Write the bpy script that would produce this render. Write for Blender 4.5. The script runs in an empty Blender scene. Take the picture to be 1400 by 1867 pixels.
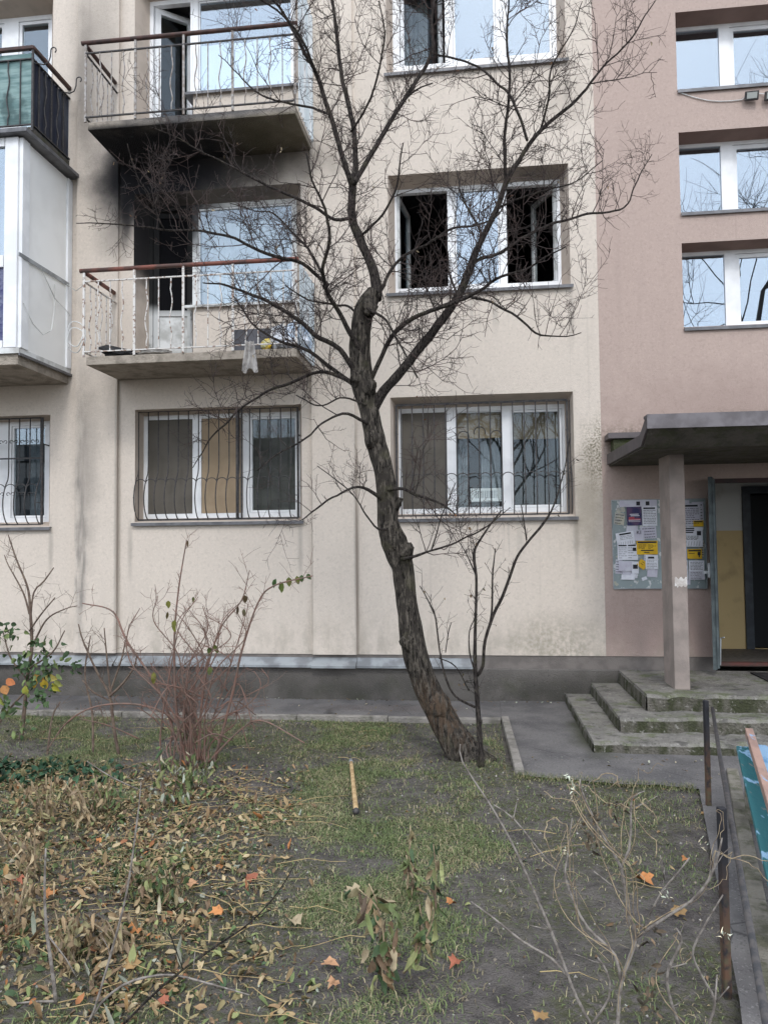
import bpy, math, random
import numpy as np
from mathutils import Vector, Matrix, noise as mnoise
random.seed(7); RNG = np.random.default_rng(11)
SC = bpy.context.scene
COL = SC.collection

# ------------------------------------------------------------------ camera
YAW, PITCH, ROLL, CD, CH, FPX = 0.1224, 0.0446, -0.0102, 9.3488, 1.8749, 1400.0
def _basis():
    cy, sy, cp, sp = math.cos(YAW), math.sin(YAW), math.cos(PITCH), math.sin(PITCH)
    fw = Vector((-sy*cp, cy*cp, sp)); r0 = Vector((cy, sy, 0)); u0 = r0.cross(fw)
    cr, sr = math.cos(ROLL), math.sin(ROLL)
    return r0*cr + u0*sr, u0*cr - r0*sr, fw
CR, CU, CF = _basis(); CP = Vector((0, -CD, CH))
cd = bpy.data.cameras.new('camera'); cam = bpy.data.objects.new('camera', cd); COL.objects.link(cam)
m3 = Matrix((CR, CU, -CF)).transposed()
cam.matrix_world = Matrix.Translation(CP) @ m3.to_4x4()
cd.sensor_fit = 'HORIZONTAL'; cd.sensor_width = 36.0; cd.lens = 36.0*FPX/1400.0
cd.clip_start = 0.05; cd.clip_end = 2000
SC.camera = cam
# ------------------------------------------------------------------ sky, sun, exposure
SUN_EL, SUN_AZ = math.radians(44.5), math.radians(9.0)      # behind the photographer
wd = bpy.data.worlds.new('World'); SC.world = wd; wd.use_nodes = True
nt = wd.node_tree; nt.nodes.clear()
sky = nt.nodes.new('ShaderNodeTexSky'); sky.sky_type = 'NISHITA'; sky.sun_disc = False
sky.sun_elevation = SUN_EL; sky.sun_rotation = math.radians(180) - SUN_AZ
sky.air_density = 1.0; sky.dust_density = 1.0; sky.ozone_density = 1.0
hsv = nt.nodes.new('ShaderNodeHueSaturation'); hsv.inputs['Saturation'].default_value = 0.75
bg = nt.nodes.new('ShaderNodeBackground'); bg.inputs['Strength'].default_value = 0.15
wo = nt.nodes.new('ShaderNodeOutputWorld')
deck = nt.nodes.new('ShaderNodeMix'); deck.data_type = 'RGBA'; deck.inputs[0].default_value = 0.72; deck.inputs[7].default_value = (7.7, 8.2, 9.0, 1)      # cloud deck over the clear sky
nt.links.new(sky.outputs[0], hsv.inputs['Color']); nt.links.new(hsv.outputs[0], deck.inputs[6]); nt.links.new(deck.outputs[2], bg.inputs['Color']); nt.links.new(bg.outputs[0], wo.inputs['Surface'])
sl = bpy.data.lights.new('sun', 'SUN'); sl.energy = 0.7; sl.angle = math.radians(11); sl.color = (1, .98, .955)
sun = bpy.data.objects.new('sun', sl); COL.objects.link(sun)
sd = Vector((math.sin(SUN_AZ)*math.cos(SUN_EL), -math.cos(SUN_AZ)*math.cos(SUN_EL), math.sin(SUN_EL)))
sun.rotation_euler = sd.to_track_quat('Z', 'Y').to_euler(); sun.location = (0, -20, 20)
vs = SC.view_settings; vs.view_transform = 'Standard'; vs.look = 'None'; vs.exposure = 0.86; vs.gamma = 1.0; vs.use_curve_mapping = False

# ------------------------------------------------------------------ pixel helpers (photo coordinates 1400 x 1867)
def ray(x, y): return CF + CR*((x-700)/FPX) - CU*((y-933.5)/FPX)
def W(x, y, Y=0.0):
    d = ray(x, y); return CP + d*((Y-CP.y)/d.y)
def G(x, y, Z=0.0):
    d = ray(x, y); return CP + d*((Z-CP.z)/d.z)
def depth(p): return (Vector(p)-CP).dot(CF)

# ------------------------------------------------------------------ object helpers
def tag(o, label=None, cat=None, group=None, kind=None):
    if label: o['label'] = label
    if cat: o['category'] = cat
    if group: o['group'] = group
    if kind: o['kind'] = kind
    return o
def wpos(o):
    p = Vector(o.location)
    while o.parent: o = o.parent; p += Vector(o.location)
    return p
def link(name, me, parent=None, loc=None, m=None):
    o = bpy.data.objects.new(name, me); COL.objects.link(o)
    w = Vector(loc) if loc is not None else Vector((0, 0, 0))
    if parent is not None:
        o.parent = parent; w = w - wpos(parent)
    o.location = w
    if m is not None and me is not None and len(me.materials) == 0: me.materials.append(m)
    return o
def empty(name, loc, parent=None):
    o = link(name, None, parent, loc); o.empty_display_size = .1; return o
class MB:
    def __init__(s): s.v = []; s.f = []
    def quad(s, a, b, c, d):
        n = len(s.v); s.v += [tuple(a), tuple(b), tuple(c), tuple(d)]; s.f.append((n, n+1, n+2, n+3)); return s
    def box(s, x0, x1, y0, y1, z0, z1, M=None):
        n = len(s.v)
        P = [(x0,y0,z0),(x1,y0,z0),(x1,y1,z0),(x0,y1,z0),(x0,y0,z1),(x1,y0,z1),(x1,y1,z1),(x0,y1,z1)]
        if M is not None: P = [tuple(M @ Vector(p)) for p in P]
        s.v += P
        s.f += [tuple(n+i for i in q) for q in ((0,3,2,1),(4,5,6,7),(0,1,5,4),(1,2,6,5),(2,3,7,6),(3,0,4,7))]; return s
    def bar(s, a, b, w, h, up=(0,0,1)):
        a = Vector(a); b = Vector(b); t = (b-a); L = t.length; t.normalize()
        sd_ = t.cross(Vector(up))
        if sd_.length < 1e-4: sd_ = t.cross(Vector((0,1,0)))
        sd_.normalize(); u = sd_.cross(t)
        M = Matrix((t, sd_, u)).transposed().to_4x4(); M.translation = a
        return s.box(0, L, -w/2, w/2, -h/2, h/2, M)
    def tube(s, pts, rad, n=8, cap=True, jit=None):
        pts = [Vector(p) for p in pts]
        if not hasattr(rad, '__len__'): rad = [rad]*len(pts)
        ref = Vector((0.3, 1, .2)).normalized(); base = len(s.v)
        t0 = (pts[1]-pts[0]).normalized()
        x = t0.cross(ref)
        if x.length < .05: x = t0.cross(Vector((1,0,0)))
        x.normalize()
        for i, p in enumerate(pts):
            t = (pts[min(i+1, len(pts)-1)]-pts[max(i-1, 0)]).normalized()
            x = (x - t*x.dot(t)).normalized(); y = t.cross(x)
            for k in range(n):
                a = 2*math.pi*k/n; r = rad[i]
                if jit: r *= jit(i, k, a, p)
                s.v.append(tuple(p + x*(math.cos(a)*r) + y*(math.sin(a)*r)))
        for i in range(len(pts)-1):
            for k in range(n):
                k2 = (k+1) % n
                s.f.append((base+i*n+k, base+i*n+k2, base+(i+1)*n+k2, base+(i+1)*n+k))
        if cap:
            s.f.append(tuple(base+k for k in range(n))[::-1]); e = base+(len(pts)-1)*n
            s.f.append(tuple(e+k for k in range(n)))
        return s
    def prism(s, poly, d):
        """poly: list of points (planar), d: extrusion vector"""
        n = len(s.v); k = len(poly); d = Vector(d)
        s.v += [tuple(Vector(p)) for p in poly] + [tuple(Vector(p)+d) for p in poly]
        s.f.append(tuple(range(n, n+k))[::-1]); s.f.append(tuple(range(n+k, n+2*k)))
        for i in range(k):
            j = (i+1) % k; s.f.append((n+i, n+j, n+k+j, n+k+i))
        return s
    def mesh(s, name, m=None, smooth=False):
        me = bpy.data.meshes.new(name); me.from_pydata(s.v, [], s.f); me.update()
        if m is not None: me.materials.append(m)
        if smooth:
            for p in me.polygons: p.use_smooth = True
        return me
    def build(s, name, m, parent=None, smooth=False, loc=None, bevel=0):
        o = link(name, s.mesh(name, m, smooth), parent, loc)
        if bevel:
            b = o.modifiers.new('bevel', 'BEVEL'); b.width = bevel; b.segments = 2; b.limit_method = 'ANGLE'
        return o
def np_mesh(name, V, F, m, colors=None, smooth=False):
    V = np.asarray(V, np.float32).reshape(-1, 3); F = np.asarray(F, np.int32); k = F.shape[1]
    me = bpy.data.meshes.new(name)
    me.vertices.add(len(V)); me.vertices.foreach_set('co', V.ravel())
    me.loops.add(F.size); me.loops.foreach_set('vertex_index', F.ravel())
    me.polygons.add(len(F)); me.polygons.foreach_set('loop_start', np.arange(0, F.size, k, dtype=np.int32))
    me.update(calc_edges=True)
    if colors is not None:
        at = me.color_attributes.new('Col', 'FLOAT_COLOR', 'POINT')
        c = np.ones((len(V), 4), np.float32); c[:, :3] = colors; at.data.foreach_set('color', c.ravel())
    if smooth: me.polygons.foreach_set('use_smooth', np.ones(len(F), dtype=bool))
    me.validate(); me.materials.append(m); return me
def tubes_np(polys, rads, sides=3):
    """polys: list of (n,3) arrays; batch by n"""
    by = {}
    for p, r in zip(polys, rads): by.setdefault(len(p), []).append((p, r))
    Vs, Fs, off = [], [], 0
    for n, L in by.items():
        P = np.array([l[0] for l in L]); Rr = np.array([l[1] for l in L])
        T = np.empty_like(P); T[:, 1:-1] = P[:, 2:]-P[:, :-2]; T[:, 0] = P[:, 1]-P[:, 0]; T[:, -1] = P[:, -1]-P[:, -2]
        T /= np.linalg.norm(T, axis=2, keepdims=True)+1e-9
        ref = np.array([.31, .83, .17]); X = np.cross(T, ref); X /= np.linalg.norm(X, axis=2, keepdims=True)+1e-9; Y = np.cross(T, X)
        a = np.arange(sides)*2*np.pi/sides
        V = P[:, :, None, :] + Rr[:, :, None, None]*(np.cos(a)[None, None, :, None]*X[:, :, None, :] + np.sin(a)[None, None, :, None]*Y[:, :, None, :])
        N = len(L); Vs.append(V.reshape(-1, 3))
        idx = np.arange(N*n*sides).reshape(N, n, sides)+off
        A = idx[:, :-1, :]; B = np.roll(A, -1, axis=2); D = idx[:, 1:, :]; Cc = np.roll(D, -1, axis=2)
        Fs.append(np.stack([A, B, Cc, D], -1).reshape(-1, 4)); off += N*n*sides
    return np.concatenate(Vs), np.concatenate(Fs)
def spline(pts, step=0.06):
    """Catmull-Rom through 4-tuples (x,y,z,r)"""
    P = [np.array(p, float) for p in pts]; P = [2*P[0]-P[1]] + P + [2*P[-1]-P[-2]]
    out = []
    for i in range(1, len(P)-2):
        L = np.linalg.norm(P[i+1][:3]-P[i][:3]); k = max(2, int(L/step))
        for j in range(k):
            t = j/k; a, b, c, d = P[i-1], P[i], P[i+1], P[i+2]
            q = .5*((2*b)+(-a+c)*t+(2*a-5*b+4*c-d)*t*t+(-a+3*b-3*c+d)*t**3)
            q[3] = b[3]*(1-t)+c[3]*t; out.append(q)
    out.append(P[-2]); return np.array(out)

# ------------------------------------------------------------------ materials
class X:
    """tiny node expression wrapper"""
    def __init__(s, T, o): s.T = T; s.o = o
    def _m(s, op, b, rev=False):
        n = s.T.nodes.new('ShaderNodeMath'); n.operation = op
        for i, q in enumerate((b, s) if rev else (s, b)):
            if q is None: continue
            if isinstance(q, X): s.T.links.new(q.o, n.inputs[i])
            else: n.inputs[i].default_value = q
        return X(s.T, n.outputs[0])
    def __add__(s, b): return s._m('ADD', b)
    def __radd__(s, b): return s._m('ADD', b)
    def __sub__(s, b): return s._m('SUBTRACT', b)
    def __rsub__(s, b): return s._m('SUBTRACT', b, True)
    def __mul__(s, b): return s._m('MULTIPLY', b)
    def __rmul__(s, b): return s._m('MULTIPLY', b)
    def mx(s, b): return s._m('MAXIMUM', b)
    def mn(s, b): return s._m('MINIMUM', b)
    def ss(s, a, b):
        n = s.T.nodes.new('ShaderNodeMapRange'); n.interpolation_type = 'SMOOTHSTEP'
        n.inputs[1].default_value = a; n.inputs[2].default_value = b
        s.T.links.new(s.o, n.inputs[0]); return X(s.T, n.outputs[0])
class Mat:
    def __init__(s, name, rough=.85, metallic=0.0, spec=.3):
        s.m = bpy.data.materials.new(name); s.m.use_nodes = True; s.T = s.m.node_tree
        s.b = s.T.nodes['Principled BSDF']; s.b.inputs['Roughness'].default_value = rough; s.b.inputs['Metallic'].default_value = metallic
        s.b.inputs['Specular IOR Level'].default_value = spec
        g = s.T.nodes.new('ShaderNodeNewGeometry'); s.P = g.outputs['Position']
        sp = s.T.nodes.new('ShaderNodeSeparateXYZ'); s.T.links.new(s.P, sp.inputs[0])
        s.x, s.y, s.z = (X(s.T, sp.outputs[i]) for i in range(3)); s.c = None
    def noise(s, scale, detail=4, sx=1, sy=1, sz=1, off=0, rough=.55):
        v = s.T.nodes.new('ShaderNodeMapping'); v.inputs['Scale'].default_value = (sx*scale, sy*scale, sz*scale); v.inputs['Location'].default_value = (off, off*1.7, off*.3)
        s.T.links.new(s.P, v.inputs[0]); n = s.T.nodes.new('ShaderNodeTexNoise'); n.inputs['Scale'].default_value = 1; n.inputs['Detail'].default_value = detail; n.inputs['Roughness'].default_value = rough
        s.T.links.new(v.outputs[0], n.inputs['Vector']); return X(s.T, n.outputs[0])
    def vor(s, scale, feat='F1'):
        n = s.T.nodes.new('ShaderNodeTexVoronoi'); n.inputs['Scale'].default_value = scale; n.feature = feat; s.T.links.new(s.P, n.inputs['Vector']); return X(s.T, n.outputs['Distance'])
    def rgb(s, c):
        n = s.T.nodes.new('ShaderNodeRGB'); n.outputs[0].default_value = (*c, 1); return n.outputs[0]
    def base(s, c): s.c = s.rgb(c); return s
    def attr(s, name='Col'):
        n = s.T.nodes.new('ShaderNodeVertexColor'); n.layer_name = name; s.c = n.outputs[0]; return s
    def mix(s, c, fac, mode='MIX'):
        n = s.T.nodes.new('ShaderNodeMix'); n.data_type = 'RGBA'; n.blend_type = mode; n.clamp_factor = True
        if isinstance(fac, X): s.T.links.new(fac.o, n.inputs[0])
        else: n.inputs[0].default_value = fac
        s.T.links.new(s.c, n.inputs[6])
        if isinstance(c, tuple): n.inputs[7].default_value = (*c, 1)
        else: s.T.links.new(c, n.inputs[7])
        s.c = n.outputs[2]; return s
    def blob(s, c, r, edge=.55, nz=None):
        """1 inside an ellipsoid at c with radii r, falling to 0"""
        q = None
        for ax, ci, ri in zip((s.x, s.y, s.z), c, r):
            if ri is None: continue
            d = (ax-ci)*(1.0/ri); d = d*d; q = d if q is None else q+d
        q = q._m('SQRT', None)
        if nz is not None: q = q + nz
        return 1.0-q.ss(edge, 1.0)
    def bump(s, h, dist=.01, strength=1.0):
        n = s.T.nodes.new('ShaderNodeBump'); n.inputs['Distance'].default_value = dist; n.inputs['Strength'].default_value = strength
        s.T.links.new(h.o, n.inputs['Height']); s.T.links.new(n.outputs[0], s.b.inputs['Normal']); return s
    def rough(s, e): s.T.links.new(e.o, s.b.inputs['Roughness']); return s
    def done(s):
        if s.c is not None: s.T.links.new(s.c, s.b.inputs['Base Color'])
        return s.m
def simple(name, c1, c2=None, scale=6, rough=.8, bump=0, bscale=40, metallic=0, spec=.3, lo=.4, hi=.62):
    M = Mat(name, rough, metallic, spec).base(c1)
    if c2: M.mix(c2, M.noise(scale, 5).ss(lo, hi))
    if bump: M.bump(M.noise(bscale, 4), bump)
    return M.done()

CREAM = (.60, .532, .462); PINK = (.43, .338, .296)
SOOT = (.012, .012, .014)
def plaster(name, col, kind):
    M = Mat(name, .93, 0, .15).base(col)
    M.mix(tuple(c*.90 for c in col), M.noise(1.3, 6).ss(.42, .72)*.4)
    M.mix(tuple(min(1, c*1.10) for c in col), M.noise(36, 3, off=9).ss(.50, .66)*.55); M.mix(tuple(c*.84 for c in col), M.noise(31, 3, off=21).ss(.52, .68)*.55)   # trowelled grain
    M.mix(tuple(c*.82 for c in col), M.noise(2.2, 7, 3.0, 1, .25, 5).ss(.55, .8)*.4); M.mix(tuple(c*.72 for c in col), M.noise(1.1, 7, 9.0, 1, .12, 15).ss(.62, .72)*.35)            # rain streaks
    M.mix((.30, .27, .23), M.noise(60, 3).ss(.60, .78)*.22)                                      # dirt in the grain
    M.mix((.15, .13, .11), (M.noise(9, 3).ss(.70, .80))*.35)                                     # small spots
    n = M.noise(5, 6)*.9-.45
    # general soiling low on the wall
    M.mix((.32, .29, .24), (1.0-M.z.ss(.55, 1.25))*M.noise(6, 6, 1, 1, .6).ss(.38, .68)*.55)
    if kind == 'cream':
        # soot of the flat fire
        n2 = M.noise(2.5, 5)*.5-.25
        M.mix((.075, .072, .07), M.blob((-4.60, 0, 6.45), (.50, None, 1.15), .0, n2)*.8)
        M.mix((.07, .064, .056), M.blob((-3.2, 0, 6.80), (2.0, None, .55), .25, n2)*.9)
        M.mix((.03, .03, .034), M.blob((-3.9, 0, 6.72), (1.6, None, .75), .2, n2)*.95)
        M.mix((.014, .014, .017), M.blob((-4.0, 0, 6.66), (.95, None, 1.0), .3, n2))
        M.mix(SOOT, M.blob((-4.35, 0, 6.75), (.50, None, .80), .25, n2)*.98)
        M.mix(SOOT, M.blob((-4.50, 0, 6.25), (.13, None, .55), .2, n2)*.8)
        M.mix((.10, .09, .082), M.blob((-5.05, 0, 8.0), (.22, None, 1.4), .2, n2)*.55)
        M.mix((.20, .18, .16), M.blob((-4.9, 0, 8.3), (.6, None, 1.8), .2, n2)*.5)
        # grey weather streaks on the narrow piers
        M.mix((.20, .185, .17), M.blob((-5.06, 0, 2.2), (.13, None, 2.3), .2, n)*M.noise(14, 5, 1, 1, .15).ss(.3, .7)*.9)
        M.mix((.26, .235, .21), M.blob((-5.0, 0, 3.0), (.28, None, 1.8), .1, n)*.55)
        M.mix((.24, .21, .18), M.blob((-4.585, 0, 2.2), (.05, None, 4.0), .1, n*.5)*.65)
        M.mix((.27, .235, .20), M.blob((-1.49, 0, 1.6), (.035, None, 2.5), .1, n*.5)*.75)
        M.mix((.27, .235, .20), M.blob((-2.045, 0, 2.0), (.02, None, 2.5), .1, n*.5)*.6)
        for xx, zz in ((-1.06, 2.1), (1.15, 2.1), (-1.06, 4.9), (1.15, 4.9), (-1.06, 7.7), (1.15, 7.7), (-4.42, 2.1), (-2.2, 2.1), (-5.5, 2.1)): M.mix((.30, .27, .235), M.blob((xx, 0, zz-.25), (.05, None, .55), .1, n*.8)*.55)
        M.mix((.36, .33, .29), (M.blob((.05, 0, 1.95), (1.3, None, .45), .1, n)+M.blob((.05, 0, 4.75), (1.3, None, .45), .1, n))*M.noise(1.6, 6, 8, 1, .25, 31).ss(.5, .66)*.5)
        # algae beside the canopy and under the window corner
        g = M.noise(42, 4).ss(.40, .62)
        M.mix((.115, .105, .06), M.blob((1.42, 0, 2.95), (.30, None, .62), .05, n)*g*.9)
        M.mix((.21, .19, .145), M.blob((1.28, 0, 2.35), (.30, None, .95), .1, n)*.55)
        M.mix((.26, .24, .18), M.blob((.9, 0, .65), (.9, None, .55), .1, n)*M.noise(20, 4).ss(.35, .65)*.6)
        M.mix((.30, .26, .22), M.blob((1.1, 0, 7.3), (.5, None, .5), .1, n)*.35)
    else:
        g = M.noise(30, 5).ss(.34, .60)
        M.mix((.11, .095, .055), M.blob((3.2, 0, 3.18), (1.6, None, .34), .1, n)*g*.9)
        M.mix((.10, .085, .055), M.blob((1.75, 0, 3.05), (.45, None, .38), .1, n)*g*.8)
        M.mix((.23, .165, .145), M.blob((3.0, 0, 3.4), (2.2, None, .8), .1, n)*.4)
        M.mix((.27, .19, .175), M.blob((2.2, 0, .9), (2.0, None, .7), .1, n)*.45)
        M.mix((.78, .76, .74), M.blob((2.19-.36, 0, 1.05), (.012, None, .22), .7, M.noise(20, 2, 1, 1, .2)*.5-.25)*.0)
    M.bump(M.noise(95, 3), .006, .8)
    return M.done()
m_cream = plaster('cream_plaster', CREAM, 'cream'); m_pink = plaster('pink_plaster', PINK, 'pink')
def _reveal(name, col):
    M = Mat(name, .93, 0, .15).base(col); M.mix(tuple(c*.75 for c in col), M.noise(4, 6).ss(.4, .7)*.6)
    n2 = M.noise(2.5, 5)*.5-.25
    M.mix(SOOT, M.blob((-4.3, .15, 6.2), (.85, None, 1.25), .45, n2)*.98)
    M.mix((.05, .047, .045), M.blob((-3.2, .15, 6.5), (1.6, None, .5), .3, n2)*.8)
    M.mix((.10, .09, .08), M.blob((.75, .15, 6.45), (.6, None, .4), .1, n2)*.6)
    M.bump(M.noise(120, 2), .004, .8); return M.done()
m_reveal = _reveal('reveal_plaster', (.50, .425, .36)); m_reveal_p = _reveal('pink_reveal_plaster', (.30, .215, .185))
def _plinth():
    M = Mat('plinth_render', .95, 0, .12).base((.15, .138, .128))
    M.mix((.105, .096, .09), M.noise(3, 6).ss(.4, .7)*.7)
    M.mix((.060, .058, .05), (1.0-M.z.ss(.1, .44))*M.noise(1.6, 6).ss(.28, .62)*.85)
    M.mix((.055, .06, .036), (1.0-M.z.ss(.2, .42))*M.noise(2.6, 7, off=4).ss(.48, .75)*.6)
    M.mix((.21, .195, .18), M.noise(38, 4, off=3).ss(.60, .72)*.45); M.mix((.035, .035, .032), M.noise(33, 4, off=13).ss(.60, .72)*.5); M.bump(M.noise(70, 4), .014); return M.done()
m_plinth = _plinth(); m_plinth_up = simple('plinth_band_render', (.185, .165, .152), (.14, .126, .116), 5, .93, .006, 80)
def _concrete(name, c, moss=.6, soot=False):
    M = Mat(name, .93, 0, .15).base(c); M.mix(tuple(v*.55 for v in c), M.noise(7, 7).ss(.42, .66)*.75)
    M.mix(tuple(min(1, v*1.5) for v in c), M.noise(18, 5, off=3).ss(.58, .75)*.45)
    if moss:
        M.mix((.052, .06, .024), M.noise(6.5, 7, 1, 1, 2.2, 8, .65).ss(.47, .60)*moss)
        M.mix((.02, .022, .014), M.noise(9, 6, 1, 1, 1, 2).ss(.58, .70)*moss)
    if soot:
        n = M.noise(2.5, 5)*.6-.3
        M.mix((.085, .078, .06), M.blob((-3.3, -.4, 6.85), (3.0, 1.6, .12), .3)*.6)
        M.mix(SOOT, M.blob((-4.15, .05, 6.87), (2.9, 1.9, .13), .42, n)*.985); M.mix((.11, .095, .06), M.blob((-2.4, -.4, 6.88), (.9, 1.0, .1), .3, n)*.6)
        M.mix((.075, .075, .08), M.blob((-3.1, -.86, 7.0), (1.5, .12, .12), .3, n)*.85)
    M.bump(M.noise(60, 5)+M.vor(55)*.3, .012); return M.done()
m_step = _concrete('mossy_concrete', (.23, .22, .205), .95); m_slab = _concrete('balcony_concrete', (.36, .315, .265), .12, True)
m_kerb = _concrete('kerb_concrete', (.27, .25, .225), .25); m_path_edge = _concrete('path_kerb_concrete', (.20, .185, .155), .5)
def _steps():
    M = Mat('worn_step_concrete', .93, 0, .15).base((.235, .222, .20)); M.mix((.15, .142, .13), M.noise(3.5, 7).ss(.4, .65)*.8); M.mix((.40, .385, .36), M.noise(22, 5, off=3).ss(.56, .72)*.4)
    M.mix((.085, .08, .075), M.noise(4.5, 6, 1, 1.6, 1, 12).ss(.55, .66)*.8)
    M.mix((.115, .135, .065), M.noise(3.5, 7, 1, 1, 1, 8, .65).ss(.48, .64)*.75)
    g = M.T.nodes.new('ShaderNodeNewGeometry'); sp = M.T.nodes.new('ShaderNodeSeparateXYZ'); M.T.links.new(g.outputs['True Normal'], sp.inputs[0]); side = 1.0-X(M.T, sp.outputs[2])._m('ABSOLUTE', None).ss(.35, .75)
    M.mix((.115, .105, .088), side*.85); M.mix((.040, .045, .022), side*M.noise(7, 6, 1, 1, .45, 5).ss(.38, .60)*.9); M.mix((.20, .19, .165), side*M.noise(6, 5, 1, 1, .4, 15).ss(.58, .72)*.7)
    M.mix((.05, .047, .042), M.noise(30, 5, off=17).ss(.58, .68)*.6); M.mix((.36, .345, .32), M.noise(26, 5, off=27).ss(.60, .70)*.5); M.bump(M.noise(45, 6)+M.vor(40)*.4, .02); return M.done()
m_step = _steps()
def _asphalt():
    M = Mat('asphalt', .92, 0, .2).base((.155, .147, .143)); M.mix((.105, .10, .10), M.noise(2.2, 6).ss(.4, .65))
    M.mix((.25, .24, .235), M.noise(75, 3).ss(.58, .70)*.6); M.mix((.045, .043, .042), M.noise(62, 3, off=5).ss(.57, .70)*.6); M.mix((.05, .048, .047), (1.0-M.vor(1.7, 'DISTANCE_TO_EDGE').ss(.0, .012))*M.noise(2, 3, off=8).ss(.5, .6)*.8)
    M.mix((.05, .055, .03), M.blob((1.05, -1.6, 0), (.28, 1.1, None), .2, M.noise(4, 5)*.8-.4)*.8)
    M.mix((.07, .066, .062), M.blob((-3.9, -.5, 0), (1.6, .6, None), .3, M.noise(3, 5)*.8-.4)*.7)
    M.mix((.10, .062, .045), M.blob((-1.0, -.5, 0), (1.4, .3, None), .2, M.noise(9, 5)*1.2-.6)*M.noise(80, 3).ss(.5, .6)*.7)
    M.bump(M.noise(160, 3), .006); return M.done()
m_asphalt = _asphalt()
def _soil():
    M = Mat('soil', .97, 0, .1).base((.155, .140, .130)); M.mix((.095, .086, .082), M.noise(7, 7).ss(.38, .66))
    M.mix((.095, .10, .05), M.noise(1.1, 6, off=2).ss(.47, .62)*M.noise(30, 4).ss(.35, .6)*.8)
    M.mix((.19, .165, .14), M.noise(55, 4, off=7).ss(.60, .72)*.6)
    M.mix((.15, .115, .075), M.blob((-3.2, -4.8, 0), (2.3, 2.4, None), .4, M.noise(3, 5)*.6-.3)*M.noise(24, 4).ss(.4, .6)*.8)
    M.bump(M.noise(26, 6)+M.noise(90, 4)*.6, .045); return M.done()
m_soil = _soil()
def _bark(name, c, c2, hue=None, sc=1.0):
    M = Mat(name, .93, 0, .15).base(c)
    r = M.noise(30*sc, 7, 1, 1, .28, 1, .7); M.mix(c2, r.ss(.46, .62))
    M.mix(tuple(v*.25 for v in c), M.noise(44*sc, 5, 1, 1, .22, 6, .65).ss(.53, .60)*.95)
    M.mix((.10, .095, .055), M.noise(6, 5, off=4).ss(.55, .72)*.4)
    if hue: M.mix(hue, M.blob((-.35, -2.4, .40), (.9, None, .42), .1, M.noise(5, 5)*.5-.25)*M.noise(28, 5, 1, 1, .2).ss(.40, .62)*.6)
    M.bump(r+M.noise(90, 4)*.25, .045); return M.done()
m_trunk = _bark('bark', (.046, .040, .034), (.135, .118, .098), (.15, .10, .066))
m_branch = _bark('branch_bark', (.040, .034, .031), (.10, .084, .074), None, 2.0)
m_twig = simple('twig_bark', (.040, .032, .030), (.080, .056, .050), 8, .9)
m_grey_stem = simple('grey_stem', (.25, .225, .20), (.13, .112, .098), 34, .9); m_dry_stem = simple('dry_stem', (.34, .27, .17), (.20, .15, .10), 20, .9)
m_red_stem = simple('red_stem', (.20, .115, .09), (.15, .11, .09), 18, .75); m_brown_stem = simple('brown_stem', (.10, .07, .055), (.16, .12, .09), 18, .85)
m_white = simple('white_window_plastic', (.80, .81, .82), (.70, .71, .72), 3, .35, spec=.5); m_white_dirty = simple('soiled_white_plastic', (.66, .67, .66), (.40, .40, .38), 4, .45)
m_panel = simple('white_cladding', (.84, .84, .82), (.78, .78, .76), 1.6, .5); m_iron = simple('black_iron', (.030, .030, .033), (.065, .058, .055), 30, .6, .002, 80, 0, .4)
m_greyiron = simple('grey_painted_iron', (.34, .325, .31), (.20, .165, .14), 22, .65); m_whiteiron = simple('flaking_white_iron', (.62, .60, .57), (.24, .16, .12), 26, .7, lo=.5, hi=.62)
m_hand = simple('dark_wood_handrail', (.085, .042, .034), (.05, .03, .026), 12, .6, .002, 60); m_handr = simple('red_wood_handrail', (.20, .075, .055), (.085, .05, .042), 5, .6, .002, 60)
m_sill = simple('grey_metal_sill', (.16, .16, .168), (.11, .11, .115), 8, .45, metallic=.3); m_ledge = simple('zinc_ledge', (.36, .385, .40), (.22, .23, .24), 4, .45, metallic=.35)
m_flash = simple('brown_flashing', (.105, .090, .092), (.075, .066, .066), 5, .55); m_canopy = _concrete('canopy_concrete', (.105, .096, .082), .5); m_column = simple('column_paint', (.30, .252, .225), (.235, .20, .18), 4, .9, .004, 70)
m_black = simple('charred_and_dark_interior', (.010, .010, .011), None); m_room = simple('room_wall', (.06, .058, .056), None); m_steel = simple('grey_green_door_paint', (.105, .13, .135), (.065, .08, .085), 8, .5)  # near-black walls stand in for unlit rooms; in the burnt flat also char
m_darkframe = simple('blue_grey_door_paint', (.045, .055, .066), (.03, .036, .045), 6, .5)
def glass(name, refl, tint=(1, 1, 1), rough=.0):
    m = bpy.data.materials.new(name); m.use_nodes = True; T = m.node_tree; T.nodes.clear()
    tr = T.nodes.new('ShaderNodeBsdfTransparent'); tr.inputs[0].default_value = (*tint, 1); gl = T.nodes.new('ShaderNodeBsdfGlossy'); gl.inputs['Roughness'].default_value = rough; gl.inputs[0].default_value = (.80, .90, 1, 1)
    g = T.nodes.new('ShaderNodeNewGeometry'); dt = T.nodes.new('ShaderNodeVectorMath'); dt.operation = 'DOT_PRODUCT'; T.links.new(g.outputs['Incoming'], dt.inputs[0]); T.links.new(g.outputs['Normal'], dt.inputs[1])
    cs = 1.0-X(T, dt.outputs['Value'])._m('ABSOLUTE', None); e = cs._m('POWER', 5.0)*(1-refl)+refl        # Schlick, same from both sides of the pane
    mx = T.nodes.new('ShaderNodeMixShader'); o = T.nodes.new('ShaderNodeOutputMaterial')
    T.links.new(e.o, mx.inputs[0]); T.links.new(tr.outputs[0], mx.inputs[1]); T.links.new(gl.outputs[0], mx.inputs[2]); T.links.new(mx.outputs[0], o.inputs[0]); return m
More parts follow.
